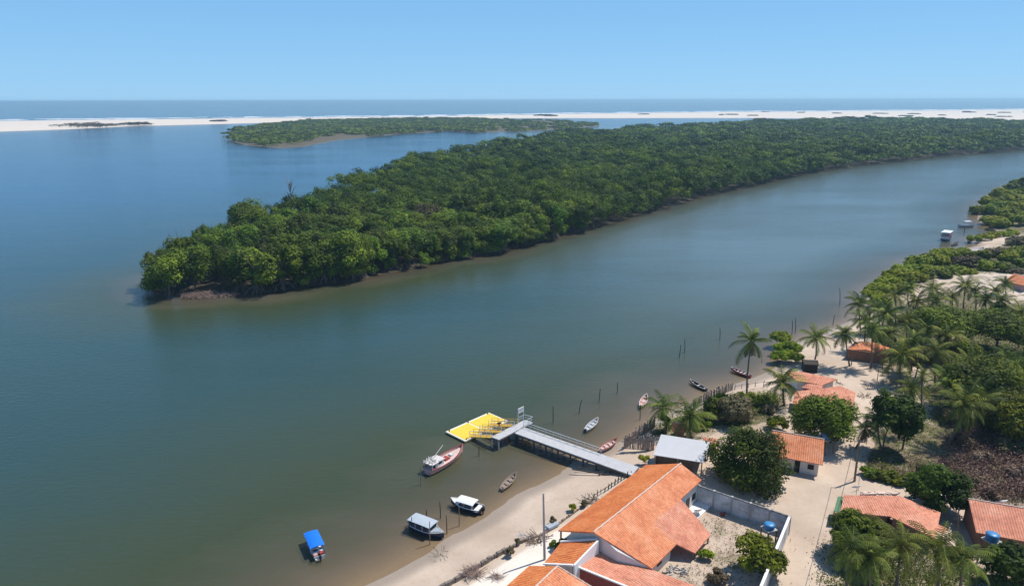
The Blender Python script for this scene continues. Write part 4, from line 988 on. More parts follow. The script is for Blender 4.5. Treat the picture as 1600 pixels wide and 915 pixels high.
MB().tube([(0, 0, -.5), (0, 0, 1.5)], .16, 8).build('post', M['piershade'], e); MB().box(-.4, .4, -.1, .1, 1.3, 1.5).build('cap', M['piershade'], e)

# mooring stakes
stakes = [(657,757,657,729,'stake with pale top just left of the fishing boat'),(748,712,748,696,'short dark stake between fishing boat and pier head'),(864,660,864,634,'upright stake nearest the pier railing, water side'),(903,645,909,624,'strongly leaning stake, second beyond the pier'),(935,627,938,607,'slightly leaning stake, third beyond the pier'),(964,614,965,597,'upright stake, fourth beyond the pier'),(1061,558,1064,538,'leaning thin stake, left one of the mid-channel pair'),(1070,551,1070,529,'upright thin stake, right one of the mid-channel pair'),(1125,530,1125,512,'lone thin stake left of the tall palm crown'),(1238,521,1238,500,'left stake of the pair above the green shore bushes'),(1243,519,1243,497,'right stake of the pair above the green shore bushes'),(1301,507,1304,492,'short stake off the beach left of the palm grove'),(1313,475,1312,450,'tallest stake, offshore of the grove mangroves'),(666,807,666,796,'short stake rising behind the grey canopy boat'),(688,808,687,783,'stake midway between grey canopy boat and white launch'),(698,833,697,804,'stake at the bow of the grey canopy boat'),(717,821,717,791,'pale stake below the white launch'),(671,850,671,814,'pale stake in front of the grey canopy boat'),(643,830,643,807,'stake at the stern of the grey canopy boat'),(1000,655,1000,637,'dark stake just below the small pink boat'),(1507,363,1507,356,'tiny stake under the distant blue launch'),(1548,355,1548,345,'tiny stake off the far mangrove bushes')]
for (bx, by, tx, ty, lb) in stakes:
    b = P3(bx, by, 0); lo, hi = 0., 9.
    for _ in range(40):
        mid = (lo+hi)/2
        if P(tx, ty, mid)[1] > b.y: lo = mid
        else: hi = mid
    top = Vector((P(tx, ty, mid)[0]-b.x, 0, mid)); D = b.length
    w_ = .045+.00028*D
    o = MB().tube([(0, 0, -1.8), top*.5+Vector((.04, .02, 0)), top], [w_, w_*.9, w_*.7], 6).build('mooring_stake', M['wood'] if 'pale' in lb else M['darkwood'], None, label=lb, cat='stake', group='mooring stakes in the shallows'); o.location = b

# ================================================================== boats
def hull_mesh(L, W, D, bow=.35, stern=.7, sheer=.3, flare=.75, draft=.25, n=14):
    """x from stern (0) to bow (L); shell with thickness, open inside"""
    mb = MB(); rings = []
    for i in range(n+1):
        t = i/n; wf = (stern+(1-stern)*math.sin(min(1, t/.45)*math.pi/2)) if t < .45 else max(0.03, (1-((t-.45)/.55)**2.3))
        w = W/2*wf; zt = D+sheer*max(0, (t-.4)/.6)**2+sheer*.25*max(0, (.3-t)/.3)**2; zb = -draft+(bow)*max(0, (t-.75)/.25)**2*D*1.6; zb = min(zb, zt-.12)
        x = L*t; tk = min(.06, w*.5)
        ch = zb+(zt-zb)*.35
        rings.append([(x, -w, zt), (x, -w*flare, ch), (x, 0, zb), (x, w*flare, ch), (x, w, zt), (x, w-tk, zt+.0), (x, (w-tk)*flare, ch+.08), (x, 0, min(zb+.12, zt-.05)), (x, -(w-tk)*flare, ch+.08), (x, -w+tk, zt)])
    v = [p for r in rings for p in r]; m = 10; f = []
    for i in range(n):
        for k in range(m): f.append((i*m+k, i*m+(k+1) % m, (i+1)*m+(k+1) % m, (i+1)*m+k))
    f.append((0, 1, 2, 3, 4, 5, 6, 7, 8, 9)); f.append(tuple(n*m+k for k in range(m))[::-1])
    mb.add(v, f)
    mb.add([(0, -W/2*stern, D), (0, 0, -draft), (0, W/2*stern, D), (.05, -W/2*stern, D), (.05, 0, -draft), (.05, W/2*stern, D)], [(0, 1, 2), (5, 4, 3), (0, 3, 4, 1), (1, 4, 5, 2), (2, 5, 3, 0)])
    return mb
def gunwale(L, W, D, sheer, stern, n=14, r=.045):
    pts = {-1: [], 1: []}
    for i in range(n+1):
        t = i/n; wf = (stern+(1-stern)*math.sin(min(1, t/.45)*math.pi/2)) if t < .45 else max(0.03, (1-((t-.45)/.55)**2.3))
        zt = D+sheer*max(0, (t-.4)/.6)**2+sheer*.25*max(0, (.3-t)/.3)**2
        for s in (-1, 1): pts[s].append((L*t, s*W/2*wf, zt+.03))
    mb = MB()
    for s in (-1, 1): mb.tube(pts[s], r, 5)
    return mb
def place(name, stern_px, bow_px, label, cat, z=0.0, zs=None, group=None):
    a, b = P3(*stern_px, z), P3(*bow_px, z); d = b-a
    e = empty(name, a, math.atan2(d.y, d.x), label=label, cat=cat, group=group); e.rotation_euler.y = -math.atan2(0 if zs is None else zs, d.length); return e, d.length
def motor(e, x=-.25, z=.55, s=1.0):
    m_ = MB().box(-.22*s+x, .2*s+x, -.17*s, .17*s, z, z+.5*s).build('outboard_motor', M['black'], e)
    MB().box(x-.06, x+.08, -.06, .06, z-.9, z).build('shaft', M['black'], m_)
def canoe(stern_px, bow_px, W, D, label, hm, gm, z=0.0, seats=4, mot=False, cat='canoe', zs=None, grp='small wooden canoes'):
    e, L = place('canoe', stern_px, bow_px, label, cat, z, zs, grp)
    hull_mesh(L, W, D, stern=.45, sheer=.28, draft=.12).build('hull', M[hm], e); gunwale(L, W, D, .28, .45, r=.05).build('gunwale', M[gm], e)
    for i in range(seats):
        x = L*(.16+.66*i/max(1, seats-1)); w = W*.42 if .2 < x/L < .75 else W*.32
        MB().box(x-.12, x+.12, -w, w, D-.12, D-.07).build('seat', M['whitepaint'] if hm != 'canoewood' else M['canoewood'], e)
    if mot: motor(e, -.15, D-.1, .8)
    return e
canoe((784, 767), (806, 743), 1.25, .38, 'weathered wooden canoe with dark thwarts in the shallows below the pier', 'canoewood', 'canoewood', 0, 4)
canoe((915, 675), (934, 657), 1.3, .4, 'pale grey canoe with small motor floating beyond the pier', 'greypaint', 'whitepaint', 0, 4, True)
canoe((937, 706), (964, 690), 1.25, .45, 'pink and white canoe beached against the far side of the pier', 'pinkhull', 'redpaint', .25, 4)
canoe((1001, 638), (1010, 620), 1.3, .45, 'small pinkish boat with dark motor near the left palm', 'pinkhull', 'whitepaint', 0, 3, True)
canoe((1104, 611), (1078, 597), 1.1, .42, 'dark hulled canoe lying in shallow water by the grey fence', 'woodwall', 'whitepaint', .05, 3)
canoe((1173, 590), (1142, 578), 1.3, .5, 'red canoe with white seats behind the lone tall palm trunk', 'redpaint', 'whitepaint', .05, 5)
canoe((1554, 361), (1538, 359), 1.3, .45, 'distant dark canoe in the creek mouth between mangrove bushes', 'woodwall', 'woodwall', 0, 3)
canoe((1487, 384), (1497, 380), 1.2, .4, 'little dark skiff beside the distant double-deck boat', 'woodwall', 'woodwall', 0, 2)
canoe((1512, 378), (1518, 377), 1.1, .4, 'tiny blue-grey skiff at the tip of the far shore bushes', 'greypaint', 'greypaint', 0, 2)
canoe((1518, 395), (1537, 390), 2.0, .7, 'white boat pulled up on the distant sand path', 'whitepaint', 'greypaint', 1.2, 3, grp=None, cat='boat')

def canopy(e, x0, x1, W, z0, z1, m, arch=.16, name='canopy', legs=3, over=.0):
    mb = MB(); n = 8; top = []; nx_ = 6
    v = []; f = []
    for i in range(nx_+1):
        t = i/nx_; x = x0+(x1-x0)*t; en = 1-.35*abs(2*t-1)**6
        for k in range(n+1):
            s = -1+2*k/n; v.append((x, s*W/2, z1+arch*(1-s*s)*en-.03*abs(2*t-1)**4))
    m2 = len(v)
    v += [(a, b, c-.06) for a, b, c in v]
    for i in range(nx_):
        for k in range(n):
            a = i*(n+1)+k; f.append((a, a+1, a+n+2, a+n+1)); f.append((m2+a, m2+a+n+1, m2+a+n+2, m2+a+1))
    for i in range(nx_):
        a = i*(n+1); f.append((a, a+n+1, m2+a+n+1, m2+a)); a += n; f.append((a, m2+a, m2+a+n+1, a+n+1))
    for k in range(n):
        a = k; f.append((a, m2+a, m2+a+1, a+1)); a = nx_*(n+1)+k; f.append((a, a+1, m2+a+1, m2+a))
    mb.add(v, f); o = mb.build(name, M[m], e)
    for i in range(legs):
        x = x0+.12+(x1-x0-.24)*i/(legs-1)
        for s in (-1, 1): MB().bar((x, s*(W/2-.08), z0), (x, s*(W/2-.08), z1), .05).build('canopy_post', M['rail'], e)
    return o
# blue canopy boat
e, L = place('canopy_boat', (500, 874), (486, 843), 'small launch with bright blue canopy, motor towards the viewer', 'boat')
hull_mesh(L, 1.7, .6, stern=.85, sheer=.3).build('hull', M['white'], e); gunwale(L, 1.7, .6, .35, .85).build('gunwale', M['navy'], e)
canopy(e, .85, L-.15, 1.8, .6, 1.4, 'bluecanvas'); motor(e, -.3, .4, .8)
for x in (1.0, 2.0, 3.0): MB().box(x, x+.35, -.7, .7, .3, .45).build('seat', M['white'], e)
MB().box(.3, .85, -.6, -.15, .35, .65).build('fuel_tank', M['redpaint'], e); MB().box(.3, .8, .15, .6, .35, .6).build('locker', M['pinkhull'], e)
# grey canopy boat
e, L = place('canopy_boat', (643, 822), (694, 842), 'long grey canopied tour boat with dark sides and windscreen, bow on the beach', 'boat')
hull_mesh(L, 1.9, .7, stern=.85, sheer=.35, draft=.2).build('hull', M['navy'], e); gunwale(L, 1.9, .7, .35, .85, r=.05).build('gunwale', M['whitepaint'], e)
canopy(e, .1, L-1.6, 1.95, .7, 1.65, 'greycanvas', .1, legs=4); motor(e, -.3, .5)
for s in (-1, 1): MB().box(.3, L-1.9, s*.84-.02, s*.84+.02, .76, 1.28).build('shade_panel', M['navy'], e)  # dark sheets standing in for the shaded interior under the canopy
for x in (.9, 1.9, 2.9): MB().box(x, x+.45, -.85, .85, .4, .8).build('seat', M['navy'], e)
MB().add([(L-2.0, -.85, .8), (L-2.0, .85, .8), (L-2.35, .8, 1.5), (L-2.35, -.8, 1.5), (L-1.95, -.85, .8), (L-1.95, .85, .8), (L-2.3, .8, 1.5), (L-2.3, -.8, 1.5)], [(0, 1, 2, 3), (7, 6, 5, 4), (0, 4, 5, 1), (1, 5, 6, 2), (2, 6, 7, 3), (3, 7, 4, 0)]).build('windscreen', M['glass'], e)
MB().add([(L-1.9, -.75, .82), (L-1.9, .75, .82), (L-.25, .12, 1.08), (L-.25, -.12, 1.08), (L-1.9, -.75, .7), (L-1.9, .75, .7), (L-.25, .1, .96), (L-.25, -.1, .96)], [(0, 1, 2, 3), (7, 6, 5, 4), (0, 4, 5, 1), (1, 5, 6, 2), (2, 6, 7, 3), (3, 7, 4, 0)]).build('foredeck', M['greypaint'], e)
MB().bar((L-.3, .0, 1.0), (L-1.2, 0, 1.75), .05).build('bow_rail', M['rail'], e)
# white canopy boat
e, L = place('canopy_boat', (752, 801), (705, 787), 'white launch with white rounded canopy and dark navy hull', 'boat')
hull_mesh(L, 1.9, .7, stern=.85, sheer=.35, draft=.2).build('hull', M['navy'], e); gunwale(L, 1.9, .7, .35, .85, r=.06).build('gunwale', M['white'], e)
canopy(e, .9, L-1.2, 1.75, .7, 1.38, 'white', .16); motor(e, -.3, .5)
MB().add([(L-1.5, -.75, .74), (L-1.5, .75, .74), (L-.15, .15, 1.0), (L-.15, -.15, 1.0), (L-1.5, -.75, .62), (L-1.5, .75, .62), (L-.15, .1, .9), (L-.15, -.1, .9)], [(0, 1, 2, 3), (7, 6, 5, 4), (0, 4, 5, 1), (1, 5, 6, 2), (2, 6, 7, 3), (3, 7, 4, 0)]).build('foredeck', M['white'], e)
MB().box(.15, .8, -.8, .8, .45, .7).build('seat', M['white'], e); MB().box(2.0, 2.5, -.7, .7, .4, .8).build('seat', M['navy'], e)
# fishing boat
e, L = place('fishing_boat', (668, 741), (723, 707), 'pink and red fishing boat with white cabin and pole, anchored off the pier', 'boat')
hull_mesh(L, 2.5, .85, stern=.75, sheer=.75, draft=.3).build('hull', M['pinkhull'], e); gunwale(L, 2.5, .85, .75, .75, r=.07).build('gunwale', M['redpaint'], e)
MB().add([(.15, -.85, .7), (.15, .85, .7), (L*.45, 1.12, .72), (L*.75, .78, .85), (L*.93, .2, 1.15), (L*.93, -.2, 1.15), (L*.75, -.78, .85), (L*.45, -1.12, .72)], [(0, 7, 6, 5, 4, 3, 2, 1)]).build('deck', M['palepink'], e)
cb = MB().box(1.3, 2.9, -.8, .8, .7, 1.65).build('cabin', M['white'], e); MB().box(1.24, 1.31, -.6, .6, .75, 1.5).build('doorway', M['dark'], cb)
for s in (-1, 1): MB().box(1.7, 2.4, s*.8-.02, s*.8+.02, 1.2, 1.5).build('cabin_window', M['dark'], cb)
MB().box(.1, 3.0, -.95, .95, 1.68, 1.76).build('cabin_roof', M['whitepaint'], e)
for x in (.25, 1.0):
    for s in (-1, 1): MB().bar((x, s*.85, .7), (x, s*.85, 1.7), .07).build('roof_post', M['whitepaint'], e)
MB().bar((1.2, .3, 1.7), (4.6, .9, 2.7), .06).build('boom', M['whitepaint'], e); MB().box(3.7, 4.7, -.5, .5, .75, 1.0).build('hatch', M['redpaint'], e)
MB().box(5.2, 5.8, -.3, .4, .8, 1.05).build('hatch', M['whitepaint'], e)
r6 = random.Random(2); mb = MB()
for i in range(40): x, y = r6.uniform(.2, 1.8), r6.uniform(-.8, .8); mb.bar((x, y, 1.8), (x+r6.uniform(-.5, .5), y+r6.uniform(-.5, .5), r6.uniform(1.85, 2.2)), .07)
mb.build('gear', M['whitepaint'], e)
# distant double-deck boat
e, L = place('double_deck_boat', (1475, 377), (1486, 369), 'distant white double-deck passenger boat with dark hull', 'boat')
L = 11; e.scale = (.82, .82, .82)
hull_mesh(L, 4.2, 1.1, stern=.8, sheer=.7, draft=.3).build('hull', M['navy'], e)
cb = MB().box(.6, L-2.6, -1.7, 1.7, 1.0, 2.6).build('cabin', M['whitepaint'], e)
for i in range(4):
    for s in (-1, 1): MB().box(1+i*1.7, 2.1+i*1.7, s*1.7-.03, s*1.7+.03, 1.6, 2.3).build('cabin_window', M['dark'], cb)
MB().box(.2, L-2.2, -2.0, 2.0, 2.61, 2.75).build('upper_deck', M['redpaint'], e); MB().box(1.5, L-3.4, -1.3, 1.3, 2.76, 3.6).build('wheelhouse', M['greypaint'], e)
MB().box(.3, L-2.4, -2.0, 2.0, 4.2, 4.35).build('awning', M['white'], e)
for x in (.5, L*.4, L-2.7):
    for s in (-1, 1): MB().bar((x, s*1.85, 2.75), (x, s*1.85, 4.2), .12).build('awning_post', M['whitepaint'], e)
# distant blue launch
e, L = place('canopy_boat', (1519, 354), (1496, 355), 'distant blue launch with thin canopy near the far mangroves', 'boat')
hull_mesh(L, 2.8, .9, stern=.8, sheer=.5, draft=.2).build('hull', M['greypaint'], e); canopy(e, 1.5, L-3, 2.4, .8, 2.5, 'greycanvas', .4, legs=3)

# ================================================================== palms
def frond(C, Tn, T, a, e0, L, droop, r, tint):
    """adds leaflets of one feather frond"""
    n = 20; pos = np.zeros(3); e = e0; ds = L/n; az = np.array([math.cos(a), math.sin(a), 0]); side = np.array([-math.sin(a), math.cos(a), 0])
    path = []
    for i in range(n+1):
        path.append((pos.copy(), e)); dirv = az*math.cos(e)+np.array([0, 0, math.sin(e)]); pos = pos+dirv*ds; e -= droop/n*(0.5+i/n)
    for i in range(n):
        p0, e_ = path[i]; p1 = path[i+1][0]; t = i/n
        w = .05*(1-t)+.015; C.append([p0-side*w, p1-side*w, p1+side*w, p0+side*w]); T.append(min(1, tint+.35))
        if t < .1: continue
        ll = L*.225*math.sin(math.pi*min(1, (t*.92+.08)))**.6
        d = (p1-p0)/ds
        for s in (-1, 1):
            dd = side*s*.8+d*.5+np.array([0, 0, -.38-.3*r.random()]); dd /= np.linalg.norm(dd)
            q = p0+dd*ll*r.uniform(.85, 1.1); wv = d*.06
            C.append([p0-wv, q-wv*.35, q+wv*.35, p0+wv*1.2]); T.append(float(np.clip(tint+r.normal(0, .1), 0, 1)))
def palm_crown(seed, L=3.5, n=20, sparse=False, dead=0):
    r = np.random.default_rng(seed); C, T = [], []
    for k in range(n):
        t = (k+.5)/n; a = k*2.39996+r.uniform(-.25, .25)
        e0 = R_(82-118*t+r.uniform(-14, 14)); frond(C, None, T, a, e0, L*r.uniform(.7, 1.12), R_(62+55*r.random()), r, float(np.clip(r.uniform(0, .35)+(.7 if r.random() < .3 else 0)+.25*t, 0, 1)))
    V = np.array(C).reshape(-1, 3)
    return np_mesh('fronds', V, np.arange(len(V)).reshape(-1, 4), M['leaf_palm'], {'tint': ('FACE', T)})
def palm_skirt(seed, L=2.6, n=7):
    r = np.random.default_rng(seed); C, T = [], []
    for k in range(n): frond(C, None, T, r.uniform(0, 6.28), R_(-50-25*r.random()), L*r.uniform(.7, 1), R_(25), r, .6*r.random())
    V = np.array(C).reshape(-1, 3)
    return np_mesh('dead_fronds', V, np.arange(len(V)).reshape(-1, 4), M['leaf_deadpalm'], {'tint': ('FACE', T)})
pcr = [palm_crown(50+k, 3.5, 21+k % 3*4) for k in range(8)]; pbig = [palm_crown(70+k, 4.6, 30) for k in range(3)]; psp = palm_crown(90, 3.2, 13); psk = [palm_skirt(60+k) for k in range(3)]
mbn = MB()
for k in range(8): a = k*.785; mbn.lathe([(.02, -.13), (.12, -.06), (.13, .04), (.03, .14)], 6, (math.cos(a)*.28, math.sin(a)*.28, -.3-.12*(k % 2)))
nuto = mbn.build('coconuts', M['coconut'], None); nutm = nuto.data; bpy.data.objects.remove(nuto)
palms = [
 (1174,532,1167,617,1.2,'s','lone tall palm with ragged hanging fronds at the water edge'),
 (1275,527,1273,562,1.0,'','full round palm at the beach right of the shore bushes'),
 (1320,522,1327,572,.9,'','palm left of the brown-walled hut'),
 (1343,475,1345,515,1.05,'','palm standing closest to the mangrove bushes at the grove edge'),
 (1363,515,1361,575,.85,'','slim palm in front of the brown-walled hut'),
 (1386,492,1387,545,1.1,'','palm directly behind the hut roof'),
 (1399,462,1399,505,.9,'','palm below the bright green shore mangroves'),
 (1224,598,1225,634,1.0,'','palm at the left end of the rambling house'),
 (1036,636,1041,668,1.0,'','left palm of the pair above the pale shed'),
 (1078,650,1081,684,1.0,'','right palm of the pair above the pale shed'),
 (1408,556,1408,600,1.15,'','bushy palm right of the hut, over the clearing'),
 (1463,550,1461,602,1.15,'','tall full palm right of the clearing'),
 (1441,585,1441,674,.6,'s','thin-crowned palm standing in the middle of the grove'),
 (1505,632,1481,696,1.15,'','large yellowing palm leaning over the thicket'),
 (1457,452,1458,482,1.1,'','palm on pale sand above the reddish tree'),
 (1508,447,1505,484,1.1,'','dark palm on the dune slope'),
 (1540,467,1541,500,.95,'','palm left of the pink house, on the dune foot'),
 (1566,470,1566,505,.9,'','palm directly below the pink house'),
 (1594,488,1594,520,.95,'','palm at the right edge below the dune'),
 (1480,598,1458,642,1.0,'','palm with drooping fronds behind the yellowing palm'),
 (1571,442,1571,462,.8,'','small palm against the wall of the pink house'),
 (1370,660,1377,704,.85,'','dark palm left of the twin drooping trees'),
 (1352,668,1338,700,.8,'s','leaning thin palm by the power pole'),
 (1420,450,1420,478,.8,'','short palm at the sand path behind the grove'),
 (1488,462,1489,492,.8,'','small palm between the two dune palms'),
 (1578,610,1572,655,.9,'','palm crown poking out of the green trees at right'),
 (1405,868,1400,925,1.0,'b','huge palm at the bottom edge with broad bright fronds'),
 (1325,885,1322,930,.85,'b','palm at the bottom edge just right of the sandy road'),
 (1462,878,1462,930,.95,'b','big palm at the bottom edge below the two-roofed house'),
 (1355,905,1355,945,.85,'b','low palm crown at the bottom edge between two bigger palms'),
 (1500,902,1500,945,.8,'b','yellowish palm at the bottom edge left of the dark tree'),
 (1432,470,1430,505,.85,'','palm in the grove behind the bushy palm'),
 (1524,455,1524,490,.8,'','palm on the dune foot, second left of the pink house'),
 (1370,482,1372,520,.8,'','palm crowded between the grove edge palms'),
 (1352,500,1350,548,0.95,'','palm between the beach palms and the hut'),
 (1425,535,1424,580,1.00,'','palm behind the bushy clearing palm'),
 (1418,500,1416,548,1.00,'','palm in the middle of the dense grove, behind the olive tree'),
 (1448,520,1447,560,1.00,'','palm just left of the tall full palm'),
 (1480,525,1480,568,0.95,'','palm with crown above the dark thicket'),
 (1462,470,1462,505,0.95,'','palm below the sandy dune path'),
 (1392,520,1391,566,0.95,'','palm close behind the hut wall'),
 (1556,455,1556,488,0.80,'','young palm beside the pink house gable'),
 (1515,570,1512,615,1.05,'','palm rising from the dark tree left of the broad green one'),
 (1575,560,1575,600,0.95,'','palm behind the rounded tree at the right edge'),
 (1425,605,1422,655,0.90,'','slim palm right above the twin dark trees'),
 (1530,625,1526,680,1.00,'','palm crown between broad green tree and yellowing palm'),
]
r7 = random.Random(31)
for i, (cx_, cy_, bx, by, s, st, lb) in enumerate(palms):
    b = P3(bx, by, GZ); lo, hi = 1.5, 22.
    for _ in range(40):
        mid = (lo+hi)/2
        if P(cx_, cy_, mid)[1] > b.y: lo = mid
        else: hi = mid
    h = mid-GZ; lean = P(cx_, cy_, mid)[0]-b.x
    if st == 'b': h = max(h, 6)
    b.z = gz(b.x, b.y)-.1; h = h+GZ-b.z
    e = empty('palm_tree', b, 0, label=lb, cat='palm', group='coconut palms in the village')
    top = Vector((lean, 0, h)); wob = Vector((r7.uniform(-.3, .3), r7.uniform(-.3, .3), 0))
    MB().tube([(0, 0, -.3), (0, 0, .3), top*.35+wob, top*.7+wob*.8, top], [.28, .2, .15, .13, .12], 7).build('trunk', M['palmbark'], e, True)
    me = psp if st == 's' else pbig[i % 3] if st == 'b' else pcr[i % 8]
    c = link('fronds', me, e); c.location = top; c.rotation_euler.z = r7.uniform(0, 6.28); s *= 1.0 if st == 'b' else 1.28; c.scale = (s, s, s*r7.uniform(.9, 1.1)); c.rotation_euler.x = r7.uniform(-.22, .22); c.rotation_euler.y = r7.uniform(-.2, .2)
    if st == 's' or i % 2 == 0:
        c = link('dead_fronds', psk[i % 3], e); c.location = top-Vector((0, 0, .1)); c.rotation_euler.z = r7.uniform(0, 6.28); c.scale = (s*(.6 if st != 's' else 1),)*3
    if st != 's': c = link('coconuts', nutm, e); c.location = top

def lying_frond(l, seed, L, n, label):
    r = np.random.default_rng(seed); C, T = [], []
    for k in range(n): frond(C, None, T, R_(-30)+r.uniform(-1.3, 1.3), R_(14), L*r.uniform(.6, 1.1), R_(20), r, .5*r.random())
    V = np.array(C).reshape(-1, 3); V[:, 2] = np.maximum(V[:, 2]*.35, 0)+.05
    me = np_mesh('dead_frond', V, np.arange(len(V)).reshape(-1, 4), M['leaf_deadpalm'], {'tint': ('FACE', T)})
    o = link('dead_frond', me, None, label=label, cat='palm frond'); o.location = P3(*l, 1.45)
# ================================================================== broadleaf trees and bushes
def tree(cx_, cy_, rpx, bx, by, m, label, name='leafy_tree', cat='tree', hr=.75, leaf=.2, dens=1.0, lobes=None, low=-.5, zb=GZ, trunk=True, group=None, wide=1.0):
    b = P3(bx, by, zb); lo, hi = .3, 22.
    for _ in range(40):
        mid = (lo+hi)/2
        if P(cx_, cy_, mid)[1] > b.y: lo = mid
        else: hi = mid
    D = (Vector((0, 0, CAMH))-b).length; R = rpx*D/FPX; b.z = max(.0, gz(b.x, b.y))-.05
    zc = mid-b.z; H = R*hr; zc = max(zc, H*.62)
    e = empty(name, b, r7.uniform(0, .5), label=label, cat=cat, group=group)
    lf = max(leaf, D*.0011); n = int(min(16000, max(900, 26*R*R/(lf*lf)*dens)))
    lb_ = lobes or int(10+R*2.2)
    me = crown_mesh('crown', int(bx*3+by), R*.92, 0, H*.95, n, lf, lb_, M[m], low=low, lobe_r=(.28, .44))
    c = link('crown', me, e); c.location = (P(cx_, cy_, mid)[0]-b.x, 0, zc); c.rotation_euler.z = -e.rotation_euler.z; c.scale = (wide, 1, 1)
    if trunk:
        tm = trunk_mesh(int(bx), max(1.2, zc+H*.1), max(.1, R*.045), R*.8); link('trunk', tm, e)
    return e
T_ = tree
T_(1175,718,61,1170,752,'leaf_mango','big dark mango tree between the pale shed and the white house',hr=.92,dens=2.3,low=-.95,lobes=32)
T_(1290,655,46,1288,692,'leaf_tree','round bright green tree behind the white house',hr=.72,dens=1.9,lobes=34,wide=1.15)
T_(1383,638,21,1379,700,'leaf_mango','left one of the twin dark drooping trees',hr=1.5,low=-.95,dens=1.6,lobes=40)
T_(1412,650,25,1410,702,'leaf_mango','right one of the twin dark drooping trees',hr=1.5,low=-.95,dens=1.6,lobes=40)
T_(1463,765,40,1465,795,'leaf_mango','dense round dark green bush tree beside the side road',hr=.95,low=-.6,dens=1.3)
T_(1342,838,44,1345,872,'leaf_tree','bright green tree below the green awning',hr=.75,dens=1.2)
T_(1186,868,38,1188,895,'leaf_tree','small solitary tree in the dry yard',hr=.75)
T_(1596,893,44,1596,925,'leaf_mango','dark tree filling the bottom right corner',hr=.8)
T_(1541,596,50,1541,640,'leaf_tree','broad green tree at the centre of the right-hand thicket',hr=.62,wide=1.25)
T_(1590,650,42,1590,690,'leaf_tree','green tree at the right edge above the brown scrub',hr=.7)
T_(1512,600,34,1512,640,'leaf_mango','dark tree left of the broad green one',hr=.8)
T_(1470,505,42,1466,545,'leaf_tree','wide thin-crowned tree above the grove, reddish beneath',hr=.55,dens=.6,wide=1.4)
T_(1556,512,38,1556,548,'leaf_tree','wide green tree below the dune palms',hr=.6,wide=1.35)
T_(1600,520,30,1600,552,'leaf_tree','green tree at the right edge below the dune',hr=.7)
T_(1600,585,36,1600,620,'leaf_tree','rounded tree at the right edge beside the pale pole',hr=.7)
T_(1152,640,32,1150,660,'leaf_dry','dry grey-brown scrub tree above the mango tree',hr=.75,dens=.7)
T_(1118,637,20,1118,655,'leaf_mango','small dark tree between palm pair and dry scrub',hr=1.0)
T_(1216,660,16,1216,672,'leaf_tree','small light green bush left of the round tree',hr=.8,name='bush',cat='bush',trunk=False)
T_(1430,560,22,1430,590,'leaf_dry','thin olive tree between two grove palms',hr=.8,dens=.7)
T_(1380,528,18,1378,548,'leaf_dry','small olive scrub tree behind the hut',hr=.8,dens=.7)
T_(1500,545,24,1500,570,'leaf_tree','small green tree right of the tall full palm',hr=.75)
T_(1560,490,18,1562,506,'leaf_tree','small green tree beneath the dune palms',hr=.7)
# bright shore bushes
bush = [(1218,527,15,1219,540,'topmost of the bright green shore bushes'),(1232,543,17,1233,553,'middle one of the bright green shore bushes'),(1222,556,15,1223,566,'lowest left of the bright green shore bushes'),(1240,558,12,1241,566,'lowest right of the bright green shore bushes')]
for (a, b_, r_, c, d, lb) in bush: T_(a, b_, r_, c, d, 'leaf_bright', lb, name='shore_bush', cat='bush', hr=.5, low=-.2, zb=.2, trunk=False, lobes=16, dens=1.6, wide=1.25, leaf=.16)
ORD = ['first','second','third','fourth','fifth','sixth','seventh','eighth','ninth','tenth','eleventh','twelfth','thirteenth','fourteenth','fifteenth','sixteenth','seventeenth']
mstrip = [(1360,462,15),(1372,452,17),(1388,442,18),(1402,432,20),(1420,424,20),(1438,414,20),(1455,408,18),(1473,402,18),(1490,398,15),(1503,394,11),(1378,470,14),(1408,452,16),(1430,440,16),(1452,428,16)]
for i, (a, b_, r_) in enumerate(mstrip):
    T_(a, b_, r_, a, b_+7, 'leaf_bright', ('bright mangrove bush on the waterside of the near strip, '+ORD[i]+' from the palm grove') if i < 10 else ('mangrove bush on the land side of the near strip, '+ORD[i-10]+' from the palm grove'), name='mangrove_bush', cat='bush', hr=.5, low=-.1, zb=.4, trunk=False, lobes=14, dens=1.4, group='mangrove bushes along the near shore', leaf=.2, wide=1.2)
m2 = [(1523,374,9),(1538,372,9),(1553,369,9),(1568,367,9),(1582,364,8)]
for i, (a, b_, r_) in enumerate(m2): T_(a, b_, r_, a, b_+4, 'leaf_bright', 'low mangrove bush on the spit beside the creek mouth, '+ORD[i]+' from the water end', name='mangrove_bush', cat='bush', hr=.55, low=-.1, zb=.3, trunk=False, lobes=7, group='mangrove bushes on the creek spit', wide=1.3)
m3 = [(1536,328,14),(1548,318,15),(1560,330,17),(1552,345,14),(1572,308,15),(1582,322,18),(1578,342,17),(1592,300,16),(1597,333,17),(1600,350,16),(1605,312,18),(1612,292,16),(1620,330,18),(1566,350,12),(1630,306,18),(1560,306,10),(1590,287,9)]
for i, (a, b_, r_) in enumerate(sorted(m3)): T_(a, b_, r_, a, b_+5, 'leaf_bright' if b_ > 300 else 'leaf_tree', 'rounded mangrove bush in the far clump at the right edge, '+ORD[i]+' from its left tip', name='mangrove_bush', cat='bush', hr=.5, low=-.2, zb=.3, trunk=False, lobes=13, dens=1.4, group='mangrove bushes at the far right bank', wide=1.3)
scrubs = [(1530,400,14),(1550,396,15),(1572,402,15),(1592,395,14),(1512,412,16),(1540,416,16),(1566,420,14),(1590,378,12),(1486,424,16),(1465,436,14),(1585,428,10),(1505,432,12),(1598,412,12)]
